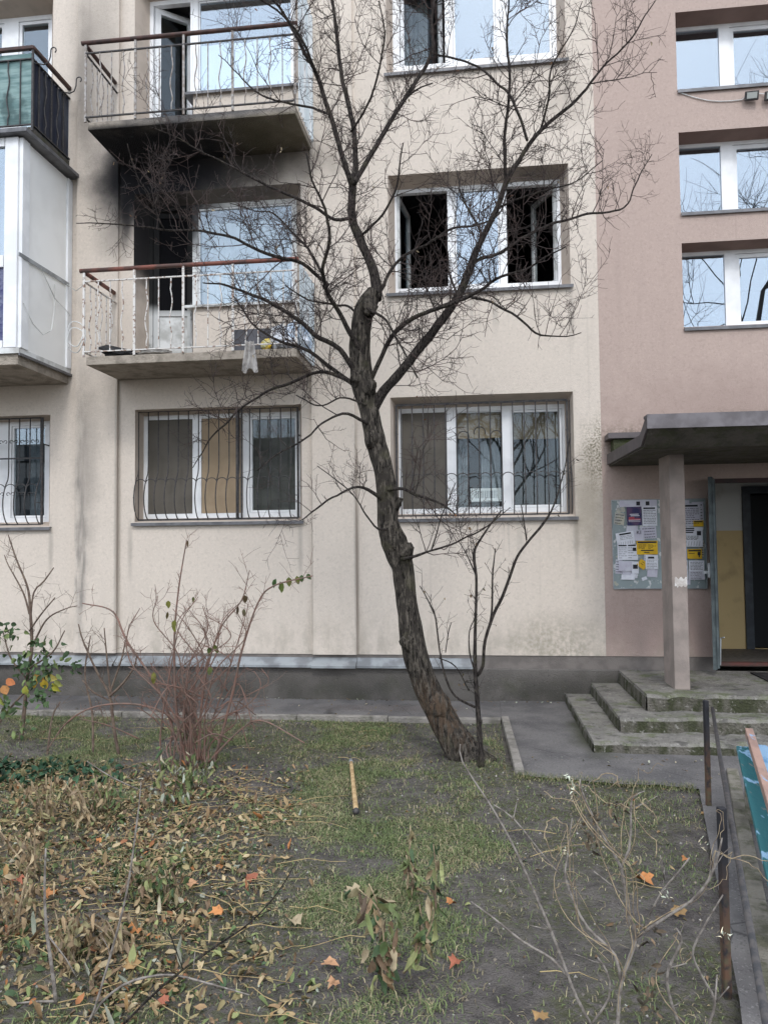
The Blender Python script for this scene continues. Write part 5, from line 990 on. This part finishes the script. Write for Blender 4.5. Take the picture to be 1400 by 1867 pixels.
# small middle shrub and left shrub
plant('bare_shrub', 'small bare brown shrub between the yellow leaved shrub and the red bush', G(215, 1372), [[(217, 1378, 6), (208, 1330, 6), (200, 1270, 5), (178, 1228, 4), (152, 1170, 3), (143, 1138, 2)], [(200, 1270, 5), (225, 1245, 4), (245, 1215, 3), (250, 1190, 2)], [(202, 1268, 4), (195, 1200, 3), (190, 1145, 2)], [(200, 1265, 4), (222, 1200, 3), (230, 1160, 2)], [(170, 1375, 5), (168, 1300, 4), (155, 1230, 3), (165, 1160, 2)], [(205, 1280, 3), (170, 1262, 3), (150, 1240, 2)], [(85, 1385, 4), (95, 1310, 3), (110, 1280, 2)]], G(215, 1372).y, m_brown_stem, 'shrub', 9, (.05, .22))
yL = G(45, 1345).y
def ex_left(root, tips):
    q = lambda px, py: np.array(W(px, py, yL-.12)); lf = []
    for px, py, c in ((80, 1240, (.42, .30, .03)), (68, 1238, (.40, .26, .03)), (95, 1245, (.35, .34, .04)), (60, 1233, (.42, .24, .06)), (82, 1232, (.36, .30, .08)), (100, 1240, (.36, .38, .12)), (45, 1250, (.30, .30, .05)), (10, 1240, (.50, .18, .07)), (5, 1250, (.45, .22, .08)), (0, 1270, (.30, .33, .08)), (12, 1355, (.42, .24, .03)), (22, 1362, (.40, .20, .03)), (30, 1375, (.36, .15, .04)), (8, 1375, (.42, .26, .04))): lf.append((q(px, py), (RNG.normal(.4, .5), 0, RNG.normal(-.4, .4)), RNG.uniform(.09, .13), RNG.uniform(.07, .10), .3, tuple(v*.85 for v in c)))
    add_leaves(root, lf); pts = [q(px+RNG.normal(0, 16), py+RNG.normal(0, 10)) for px, py, n in ((12, 1150, 14), (70, 1170, 9), (50, 1200, 14), (60, 1225, 16), (90, 1215, 10), (70, 1265, 18), (110, 1200, 5), (130, 1212, 5), (20, 1290, 10), (40, 1330, 6)) for _ in range(n*2)]
    foliage(root, pts, lambda n: pick(np.array([(.06, .105, .045), (.08, .13, .055), (.05, .085, .04), (.14, .18, .07)]), n), (.045, .09), .6, wr=.65)
plant('leafy_shrub', 'shrub with green and yellow leaves and bare upper twigs at the left edge', G(40, 1348), [[(38, 1352, 8), (44, 1300, 7), (50, 1235, 6), (58, 1180, 6), (55, 1110, 5), (50, 1070, 4), (30, 1020, 3), (15, 975, 2)], [(54, 1120, 4), (42, 1080, 3), (15, 1030, 2), (8, 1012, 1.5)], [(55, 1130, 4), (62, 1080, 3), (80, 1060, 3), (98, 1035, 2)], [(58, 1180, 4), (85, 1130, 3), (120, 1110, 2), (140, 1105, 1.5)], [(52, 1220, 4), (95, 1190, 3), (118, 1150, 2)], [(54, 1150, 3), (75, 1120, 3), (100, 1090, 2)], [(50, 1240, 3), (20, 1200, 3), (5, 1150, 2)], [(48, 1260, 4), (20, 1290, 4), (-10, 1330, 3)]], yL, m_brown_stem, 'shrub', 10, (.05, .2), extra=ex_left)
# wilted, drooping plants
def wilted(name, label, stems, cols, L=(.05, .09), per=16, m=None, group=None, spread=.03):
    base = G(stems[0][0][0], stems[0][0][1]); y = base.y; root = empty(name, tuple(base)); tag(root, label, 'plant', group); pts = []
    for ln in stems:
        C_ = PX(ln, y, y+RNG.uniform(-.1, .1)); P = spline(C_, .03); MB().tube([tuple(q[:3]) for q in P], list(np.maximum(P[:, 3], .0015)), 6).build('stem', m or m_dry_stem, root, True)
        for _ in range(per): i = RNG.integers(len(P)//5, len(P)); pts.append(P[i, :3]+RNG.normal(0, spread, 3)*np.array([1, 1, .6]))
    foliage(root, pts, cols, L, 1.3, wr=.36); return root
olive = lambda n: np.where(RNG.random((n, 1)) < .5, pick(GRN*.9, n), pick(TAN*.85, n)); brownl = lambda n: pick(np.array([(.30, .215, .125), (.22, .155, .09), (.36, .28, .17), (.26, .23, .12), (.19, .14, .09)]), n); greenl = lambda n: np.where(RNG.random((n, 1)) < .8, pick(GRN, n), pick(PALE*.8, n))
wilted('wilted_plant', 'wilted olive plant with hanging leaves in the centre foreground, nearest the camera', [[(700, 1800, 6), (695, 1740, 5), (690, 1680, 5), (685, 1640, 4), (672, 1612, 3)], [(705, 1800, 4), (700, 1720, 4), (690, 1660, 3), (650, 1618, 2)]], olive, (.06, .12), 30, spread=.03)
wilted('wilted_plant', 'wilted plant with drooping olive leaves right of the nearest wilted plant', [[(735, 1775, 5), (762, 1740, 5), (768, 1690, 4), (765, 1650, 3)], [(740, 1770, 4), (785, 1690, 3), (795, 1600, 3), (790, 1540, 2)]], olive, (.05, .10), 20, spread=.02)
wilted('wilted_plant', 'slender wilted plant with curled leaves standing behind the two foreground wilted plants', [[(742, 1640, 4), (745, 1580, 4), (748, 1535, 3), (748, 1505, 2)], [(750, 1640, 3), (752, 1600, 3), (740, 1560, 2)]], olive, (.04, .08), 22, spread=.016)
wilted('wilted_vine', 'drooping green vine leaves to the left of the red bush foot', [[(300, 1470, 4), (295, 1420, 4), (290, 1385, 3), (300, 1370, 2)], [(310, 1470, 3), (322, 1420, 3), (318, 1385, 2)], [(305, 1470, 3), (335, 1440, 3), (332, 1405, 2)]], greenl, (.05, .09), 26, m_brown_stem, spread=.035)
wilted('wilted_vine', 'drooping green vine leaves at the right of the red bush foot', [[(350, 1440, 4), (352, 1400, 3), (348, 1375, 2)], [(355, 1440, 3), (372, 1400, 3), (378, 1380, 2)]], greenl, (.05, .085), 22, m_brown_stem, spread=.03)
lefts = [((165, 1500), (150, 1410), 'tall brown withered plant under the small bare shrub', brownl), ((85, 1500), (75, 1405), 'brown withered plant nearest the dark green ground leaves', brownl), ((60, 1600), (50, 1500), 'brown withered stalk at the left edge of the leaf litter', brownl), ((190, 1480), (185, 1400), 'olive wilted plant left of the drooping vines', olive), ((265, 1640), (255, 1560), 'large olive wilted clump in the middle of the leaf litter', olive), ((300, 1650), (290, 1575), 'pale wilted clump at the right rim of the leaf litter', olive), ((20, 1700), (30, 1590), 'withered brown clump low at the left edge', brownl), ((130, 1760), (110, 1660), 'withered brown clump beside the thick grey stub', brownl), ((220, 1740), (200, 1660), 'withered clump between the grey stub and the orange leaves', brownl)]
for (b_, t_, lab, cf) in lefts:
    st_ = []
    for k in range(4): dx = RNG.normal(0, 22); st_.append([(b_[0]+RNG.normal(0, 6), b_[1], 4), (b_[0]*.5+t_[0]*.5+dx*.6, (b_[1]+t_[1])/2, 4), (t_[0]+dx, t_[1]+RNG.uniform(0, 30), 2)])
    wilted('withered_plant', lab, st_, cf, (.03, .085), 26, spread=.05)
# bare shrub with twining dead vine in the right foreground
Z4 = lambda L: [(900+x/2.8, 1350+y/2.8, d*.68) for x, y, d in L]
yF = -6.28
lines_F = [Z4(l) for l in ([(630, 1500, 12), (650, 1250, 10), (725, 1010, 11), (690, 900, 9), (670, 760, 8), (650, 650, 8), (580, 530, 7), (510, 400, 6), (450, 260, 5), (440, 200, 4)], [(650, 1260, 9), (620, 1100, 9), (480, 960, 8), (410, 830, 7), (365, 700, 6), (375, 600, 4), (400, 400, 3)], [(725, 1010, 8), (870, 910, 8), (1010, 820, 7), (1100, 710, 7), (1145, 590, 6), (1165, 500, 4)], [(650, 650, 7), (690, 560, 7), (700, 420, 6), (705, 300, 5), (770, 260, 3)], [(1080, 1500, 9), (1130, 1340, 7), (1080, 1240, 7), (1025, 1130, 6), (1020, 1060, 6), (1080, 940, 5), (1170, 790, 4)], [(960, 1500, 9), (895, 1300, 8), (890, 1170, 7), (960, 1030, 6), (930, 960, 4)], [(480, 1480, 7), (590, 1310, 6), (575, 1180, 6), (530, 1110, 4)], [(790, 900, 5), (860, 770, 5), (930, 690, 5), (1000, 600, 4)], [(1130, 1340, 5), (1140, 1200, 4)], [(1130, 1345, 4), (1200, 1260, 3)], [(895, 1165, 4), (985, 1140, 3)], [(670, 800, 4), (600, 740, 4), (510, 670, 3)], [(870, 710, 4), (850, 590, 3)])]
def ex_vine(root, tips):
    for k in range(17):
        ln = lines_F[RNG.choice([0, 0, 0, 1, 2, 3, 5])]; C_ = PX(ln, yF-.02); P = spline(C_, .03); i = RNG.integers(0, len(P)//2); j = min(len(P)-1, i+RNG.integers(10, 34)); Q = P[i:j]
        ph = RNG.uniform(0, 6); rr = RNG.uniform(.006, .05); w_ = RNG.uniform(.25, .5); pts = [(q[0]+rr*math.sin(ph+w_*n), q[1]+rr*math.cos(ph+w_*n), q[2]+.02*math.sin(.3*n+ph)) for n, q in enumerate(Q)]
        e = np.array(pts[-1]); d = RNG.normal(0, 1, 3)
        for n in range(14): d = unit(d+RNG.normal(0, .6, 3)+np.array([0, 0, -.1])); e = e+d*.022; pts.append(tuple(e))
        MB().tube(pts, RNG.uniform(.0010, .0019), 5).build('vine', m_dry_stem, root, True)
    c = np.array([W(1065, 1500, yF), W(1080, 1530, yF), W(1130, 1475, yF), W(1110, 1490, yF), W(1185, 1780, yF), W(1187, 1830, yF), W(1180, 1700, yF)]); foliage(root, np.repeat(c, 9, 0)+RNG.normal(0, .025, (63, 3)), lambda n: pick(np.array([(.10, .075, .05), (.17, .12, .075), (.06, .05, .035)]), n), (.02, .05), .6, 'dead_leaves', .4)
    c = np.array([W(a_, b_, yF-.05) for a_, b_ in ((1033, 1556), (1048, 1440), (1037, 1415), (1278, 1542), (1210, 1632), (1322, 1705))]); foliage(root, np.repeat(c, 7, 0)+RNG.normal(0, .008, (42, 3)), lambda n: pick(PALE*1.5, n), (.012, .03), -.3, 'seed_heads', .25)
plant('vine_shrub', 'grey bare shrub wound with dead curly vine in the right foreground', G(1130, 1850), lines_F, yF, m_grey_stem, 'shrub', 5, (.03, .12), yj=.12, extra=ex_vine, sub=0, wig=.35)
plant('bare_sapling', 'long grey bare stem arching from the foreground towards the trunk', G(1075, 1862), [Z4(l) for l in ([(500, 1460, 9), (420, 1310, 9), (370, 1180, 8), (290, 970, 8), (190, 740, 7), (100, 540, 6), (0, 360, 5), (-160, 110, 4), (-170, 20, 3)], [(385, 1220, 8), (300, 1120, 7), (150, 1030, 6), (0, 910, 5), (-115, 825, 3)], [(340, 690, 4), (230, 560, 4), (100, 400, 4), (0, 330, 3)], [(290, 970, 4), (180, 945, 2)], [(100, 400, 3), (120, 310, 2)])], -6.3, m_grey_stem, 'sapling', 1.0, (.04, .1), yj=.1, sub=0)
Z2 = lambda L: [(x/2.3333, 1350+y/2.3333, d*.75) for x, y, d in L]
plant('cut_stub', 'thick grey cut stem with a side shoot at the lower left', G(98, 1830), [Z2([(238, 1120, 9), (225, 1000, 9), (198, 800, 8), (190, 640, 6), (195, 460, 4)]), Z2([(235, 1112, 6), (130, 1115, 5), (45, 1125, 4)]), Z2([(210, 840, 4), (280, 930, 3), (325, 1010, 3)])], G(98, 1830).y, m_grey_stem, 'sapling', 1.5, (.03, .1), yj=.05, sub=0)
plant('bare_sapling', 'slim grey upright stem in the left foreground leaf litter', G(165, 1862), [Z2([(370, 1206, 6), (400, 1150, 6), (480, 880, 6), (540, 640, 5), (585, 330, 4), (600, 180, 3)]), Z2([(590, 210, 3), (480, 160, 3), (370, 90, 2)])], G(165, 1862).y, m_grey_stem, 'sapling', 1.2, (.03, .1), yj=.05, sub=0)
plant('bare_sapling', 'dark arched stem curving right across the lower left foreground', G(165, 1866), [Z2([(370, 1215, 6), (430, 1120, 6), (520, 1045, 6), (620, 1010, 6), (740, 1000, 5), (900, 1040, 5), (1060, 1085, 3)]), Z2([(820, 1000, 3), (830, 900, 2)])], G(165, 1866).y+.02, m_grey_stem, 'sapling', 1.5, (.03, .1), yj=.05, sub=0)
plant('bare_sapling', 'straight dark stem slanting up to the right in the lower left foreground', G(225, 1866), [Z2([(520, 1215, 6), (700, 1040, 6), (900, 890, 5), (1060, 780, 4), (1180, 650, 3), (1260, 520, 2)]), Z2([(780, 980, 3), (740, 870, 3), (715, 800, 2)]), Z2([(560, 1100, 3), (690, 900, 3)])], G(225, 1866).y, m_branch, 'sapling', 2, (.03, .12), yj=.05, sub=0)

# ------------------------------------------------------------------ ground cover
def inlawn(x, y):
    ok = (y < -1.11) & (x > -7.5) & (y > -7.2); ok &= ~((x > .20) & (y > -3.0-.16*(x-.3)+.0)); fx = 1.583+(y+3.595)*(-.581/-2.30); return ok & (x < fx-.02)
def nz2(x, y, s, o): return np.array([mnoise.noise(Vector((a*s, b*s, o))) for a, b in zip(x, y)])
def scatter(n, dens, x0=-5.5, x1=1.7, y0=-6.6, y1=-1.1):
    x = RNG.uniform(x0, x1, n*4); y = RNG.uniform(y0, y1, n*4); k = inlawn(x, y); x, y = x[k], y[k]; d = np.clip(dens(x, y), 0, 1); k = RNG.random(len(x)) < d; return x[k][:n], y[k][:n]
zvec = np.vectorize(gz)
def sm(v, a, b): t = np.clip((v-a)/(b-a), 0, 1); return t*t*(3-2*t)
litter_w = lambda x, y: sm(-1.15-x+.35*nz2(x, y, 1.6, 4.)-.25*(y+4.5), -.25, .75)*sm(-y, 2.7, 3.5)
grass_w = lambda x, y: np.clip(.10+1.0*sm(nz2(x, y, 1.25, 9.)+.45*nz2(x, y, 4.5, 2.), -.10, .38)*(.45+.55*sm(-x-.2*(y+4), -.9, .8)), 0, 1)*(1-.45*litter_w(x, y))*(1-.85*sm(.55-np.hypot(x+1.9, y+3.25), 0, .25))*(1-.6*sm(x+.5*(-y-4.2), .15, 1.0))
x, y = scatter(190000, grass_w, -5.5); N = len(x); z = zvec(x, y); L = RNG.uniform(.016, .055, N)*(.6+.9*RNG.random(N)**2)*(1+.5*nz2(x, y, 6., 1.)); az = RNG.uniform(0, 2*np.pi, N); lean = RNG.uniform(.3, 1.5, N); dirx, diry = np.cos(az), np.sin(az); w_ = RNG.uniform(.0012, .0026, N)
b = np.stack([x, y, z-.004], 1); s_ = np.stack([-diry, dirx, np.zeros(N)], 1)*w_[:, None]; t1 = b+np.stack([dirx*L*.35*lean, diry*L*.35*lean, L*.55/(1+.3*lean)], 1); t2 = b+np.stack([dirx*L*.95*lean, diry*L*.95*lean, L*.75/(1+.9*lean)], 1)
V = np.stack([b-s_, b+s_, t1+s_*.8, t1-s_*.8, t2], 1).reshape(-1, 3); o = np.arange(N)[:, None]*5; F = np.concatenate([o+np.array([[0, 1, 2]]), o+np.array([[0, 2, 3]]), o+np.array([[3, 2, 4]])]); straw = RNG.random((N, 1)); mixn = nz2(x, y, 2.2, 6.)[:, None]
gcol = np.where(straw < .24+.35*mixn, pick(np.array([(.32, .28, .16), (.38, .33, .20), (.27, .22, .13)]), N), pick(np.array([(.115, .155, .06), (.14, .18, .07), (.095, .13, .055), (.18, .20, .09)]), N)); tag(link('grass', np_mesh('grass', V, F, m_grass, np.repeat(gcol, 5, 0))), 'short patchy grass and straw over dark soil', 'grass', kind='stuff')
# leaf litter
def litter(name, n, dens, L, pals, label, up=.55, wr=.5, kind='ovate', lift=.03):
    x, y = scatter(n, dens, -5.8); N = len(x); z = zvec(x, y)+RNG.uniform(.0, lift, N); az = RNG.uniform(0, 2*np.pi, N); xd = np.stack([np.cos(az), np.sin(az), RNG.normal(0, .3, N)], 1); zd = np.stack([RNG.normal(0, up, N), RNG.normal(0, up, N), np.ones(N)], 1); LL = L[0]+(L[1]-L[0])*RNG.random(N)**1.8
    V, F, C_ = leaf_batch(np.stack([x, y, z], 1), xd, zd, LL, LL*RNG.uniform(wr*.7, wr*1.2, N), RNG.normal(.4, 1.5, N), pals(N), kind); return tag(link(name, np_mesh(name, V, F, m_leaf, C_)), label, 'leaves', kind='stuff')
def pal_lit(n): r = RNG.random((n, 1)); return np.where(r < .66, pick(TAN*np.array([.95, .93, .85]), n), np.where(r < .89, pick(GRN*1.05, n), np.where(r < .96, pick(PALE*.75, n), pick(ORG*.8, n))))
litter('leaf_litter', 24000, lambda x, y: litter_w(x, y)*(.35+.65*sm(nz2(x, y, 3.0, 3.), -.25, .25)), (.012, .060), pal_lit, 'deep litter of brown, tan and green fallen leaves on the left', .38, .55, lift=.03)
litter('scattered_leaves', 620, lambda x, y: .5*np.ones_like(x), (.018, .05), pal_lit, 'thinly scattered dry leaves over the soil and grass', .4, .5, lift=.012)
litter('dark_leaves', 2600, lambda x, y: sm(.85-np.hypot((x+3.75)*.8, (y+3.3)*1.6), 0, .4), (.05, .09), lambda n: pick(np.array([(.022, .055, .03), (.03, .07, .035), (.018, .045, .026)])*1.3, n), 'dark green creeping leaves at the far left of the leaf litter', .4, .75, lift=.06)
# chips, crumbs and small clods
x, y = scatter(14000, lambda x, y: .6*np.ones_like(x)); N = len(x); z = zvec(x, y); r = .0025+.012*RNG.random(N)**3; T = np.array([(1, 0, 0), (-.5, .86, 0), (-.5, -.86, 0), (0, 0, .9)]); rot = RNG.uniform(0, 6.28, N); ca, sa = np.cos(rot), np.sin(rot)
V = np.stack([np.stack([x+r*(t[0]*ca-t[1]*sa), y+r*(t[0]*sa+t[1]*ca), z+r*t[2]-.002], 1) for t in T], 1).reshape(-1, 3); o = np.arange(N)[:, None]*4; F = np.concatenate([o+np.array([[0, 1, 3]]), o+np.array([[1, 2, 3]]), o+np.array([[2, 0, 3]])]); tag(link('soil_crumbs', np_mesh('soil_crumbs', V, F, m_leaf, np.repeat(np.where(RNG.random((N, 1)) < .82, pick(np.array([(.09, .08, .073), (.13, .115, .10), (.06, .054, .05)]), N), pick(np.array([(.22, .19, .15), (.35, .33, .3)]), N)), 4, 0))), 'small clods, crumbs and chips on the soil', 'soil', kind='stuff')
# straw stalks and fallen twigs
tw_p, tw_r = [], []
x, y = scatter(480, lambda x, y: np.clip(litter_w(x, y)+.03, 0, 1))
for a_, b_ in zip(x, y):
    L = RNG.uniform(.15, .6); az = RNG.normal(.2, .6)+(math.pi if RNG.random() < .5 else 0); pts = []
    for t in np.linspace(0, 1, 6): q = (a_+L*t*math.cos(az)+.02*math.sin(5*t+az), b_+L*t*math.sin(az)*.7); pts.append((q[0], q[1], gz(*q)+.012+.03*math.sin(math.pi*t)*RNG.random()))
    tw_p.append(np.array(pts)); tw_r.append(np.linspace(.003, .0015, 6))
V, F = tubes_np(tw_p, tw_r, 4); tag(link('straw', np_mesh('straw', V, F, simple('straw_stalk', (.40, .31, .15), (.26, .19, .10), 9, .85))), 'pale straw stalks lying across the leaf litter', 'straw', kind='stuff')
x = np.concatenate([RNG.uniform(-5, .2, 150), RNG.uniform(.3, 1.9, 60), RNG.uniform(-5, 1, 160)]); y = np.concatenate([RNG.uniform(-.98, -.06, 150), RNG.uniform(-3.0, -2.35, 60), -.05-.06*RNG.random(160)]); N = len(x); z = np.full(N, .024); az = RNG.uniform(0, 6.28, N); LL = .008+.035*RNG.random(N)**3
V, F, C_ = leaf_batch(np.stack([x, y, z], 1), np.stack([np.cos(az), np.sin(az), RNG.normal(0, .15, N)], 1), np.stack([RNG.normal(0, .3, N), RNG.normal(0, .3, N), np.ones(N)], 1), LL, LL*.6, RNG.normal(.3, .8, N), pick(np.concatenate([TAN*.7, PALE, TAN*.5]), N)); tag(link('paving_litter', np_mesh('paving_litter', V, F, m_leaf, C_)), 'crumbs and bits of dry leaf on the asphalt along the wall foot', 'litter', kind='stuff')
# moss and grass fringe along the asphalt edge and the step foot
x = RNG.uniform(.25, 1.6, 2600); y = -3.0-.16*(x-.3)+RNG.normal(0, .05, 2600); x2 = RNG.uniform(-.0, .12, 700)+.93; y2 = RNG.uniform(-2.3, -1.3, 700); x = np.concatenate([x, x2]); y = np.concatenate([y, y2]); N = len(x); z = np.full(N, .012); L = RNG.uniform(.012, .05, N); L[2600:] *= .35; az = RNG.uniform(0, 6.28, N); w_ = RNG.uniform(.0012, .0028, N)
b = np.stack([x, y, z], 1); s_ = np.stack([-np.sin(az), np.cos(az), np.zeros(N)], 1)*w_[:, None]; t2 = b+np.stack([np.cos(az)*L*.7, np.sin(az)*L*.7, L*.7], 1); V = np.stack([b-s_, b+s_, t2], 1).reshape(-1, 3); F = np.arange(N*3).reshape(-1, 3); tag(link('grass_fringe', np_mesh('grass_fringe', V, F, m_grass, np.repeat(pick(np.array([(.12, .15, .055), (.28, .24, .14), (.09, .12, .045)]), N), 3, 0))), 'ragged grass and moss fringe along the asphalt edge', 'grass', kind='stuff')
# single orange maple leaves
mp = [(210, 1725, 'bright orange leaf beside the slim upright stem', 1.15), (247, 1705, 'orange leaf above the dark arched stem, at the litter rim', 1), (235, 1770, 'orange brown leaf just above the dark arched stem', .9), (595, 1760, 'pale orange maple leaf alone on bare soil left of the nearest wilted plant', 1), (835, 1760, 'reddish leaf on the soil right of the nearest wilted plants', .9), (1170, 1610, 'large orange leaf on the soil behind the vine shrub', 1), (1240, 1675, 'orange brown leaf at the foot of the low fence', .8), (645, 1632, 'tan curled leaf in the grass above the nearest wilted plant', .8), (400, 1672, 'orange leaf in the grass at the right rim of the litter', 1.1), (355, 1620, 'orange brown leaf beside the pale wilted clump', .9), (30, 1610, 'orange leaf at the left edge below the withered stalk', 1), (540, 1690, 'pale tan maple leaf on the grass in the lower centre left', .75), (180, 1537, 'broad orange leaf in the upper litter below the small bare shrub', 1), (90, 1640, 'dull orange leaf right of the grey cut stub top', .8), (300, 1837, 'small red brown leaf at the bottom edge under the arched stem', .9), (985, 1855, 'orange brown leaf at the bottom edge left of the vine shrub', .9), (610, 1795, 'small orange leaf directly below the lone pale orange one', .8), (460, 1612, 'reddish brown leaf in the grass left of the slanting stem tip', .8), (820, 1655, 'tiny orange leaf on soil between wilted plants and long stem', .8), (1250, 1575, 'small orange leaf near the fence rail behind the vine shrub', .9)]
for k, (px, py, lab, br) in enumerate(mp):
    p = G(px, py); p.z = gz(p.x, p.y)+.03; az = RNG.uniform(0, 6.28); sc_ = .7 if 'small' in lab or 'tiny' in lab else 1.25 if 'large' in lab or 'broad' in lab else 1
    V, F, C_ = leaf_batch([tuple(p)], [(math.cos(az), math.sin(az), .1)], [(RNG.normal(0, .3), -.25+RNG.normal(0, .25), 1)], RNG.uniform(.085, .11)*sc_, RNG.uniform(.045, .06)*sc_, RNG.normal(.6, .6), [(TAN[3] if 'tan' in lab else (.48, .27, .15) if 'pale' in lab else (.34, .12, .07) if 'red' in lab else ORG[2]*.8 if 'brown' in lab else ORG[0])*np.ones(3)*br], 'maple')
    V = V-np.array(p); tag(link('maple_leaf', np_mesh('maple_leaf', V, F, m_leaf, C_), None, tuple(p)), lab, 'leaf', 'fallen maple leaves')
# ------------------------------------------------------------------ what stands behind the photographer (seen in the window panes)
def big_tree(name, label, base, H, seed, lean=0):
    rg = np.random.default_rng(seed); ps, rs = [], []
    def grow(p, d, L, r, lv):
        n = 6; pts = [p]; q = p.copy()
        for i in range(n-1): d = unit(d+rg.normal(0, .13, 3)+np.array([0, 0, .03])); q = q+d*L/(n-1); pts.append(q)
        pts = np.array(pts); ps.append(pts); rs.append(np.linspace(r, r*.6, n))
        if lv == 0: return
        for k in range(5 if lv > 1 else 7):
            t = rg.uniform(.35, 1); i = min(int(t*(n-1)), n-2); a = rg.normal(0, 1, 3); a[2] = abs(a[2])*.4; grow(pts[i+1], unit(d*.7+unit(a)*.9), L*rg.uniform(.45, .75), r*.5, lv-1)
    b = np.array(base, float); root = empty(name, base); tag(root, label, 'tree'); grow(b, np.array([lean, 0, 1.]), H*.42, min(H*.014, .16), 4)
    V, F = tubes_np(ps[:1], rs[:1], 8); link('trunk', np_mesh('trunk', V, F, m_branch), root); V, F = tubes_np(ps[1:], rs[1:], 3); tag(link('crown', np_mesh('crown', V, F, m_branch), root), kind='stuff')
big_tree('street_tree', 'tall bare tree mirrored in the stairwell windows', (10.5, -21, -.1), 36, 3); big_tree('street_tree', 'bare tree across the yard mirrored in the ground floor panes', (1.5, -30, -.1), 15, 5); big_tree('street_tree', 'bare tree mirrored in the right pane behind the trunk', (6, -33, -.1), 14, 12); big_tree('street_tree', 'bare tree across the yard mirrored in the left ground floor panes', (-13, -28, -.1), 13, 8)
ob = empty('opposite_building', (-5, -52, 0)); tag(ob, 'grey block of flats across the yard mirrored in the ground floor panes', 'building')
m_ob = simple('grey_render', (.30, .28, .26), (.25, .235, .22), 1, .9); m_obw = simple('dark_pane', (.03, .035, .04), None, rough=.2); MB().box(-45, -5, -64, -52, -.1, 11).build('wall', m_ob, ob); mb_ = MB().box(-.9, .9, -.05, .08, -.7, .7).mesh('window', m_obw)
for i in range(9):
    for j in range(4): link('window', mb_, ob, (-42+i*4, -51.98, 1.9+j*2.75))
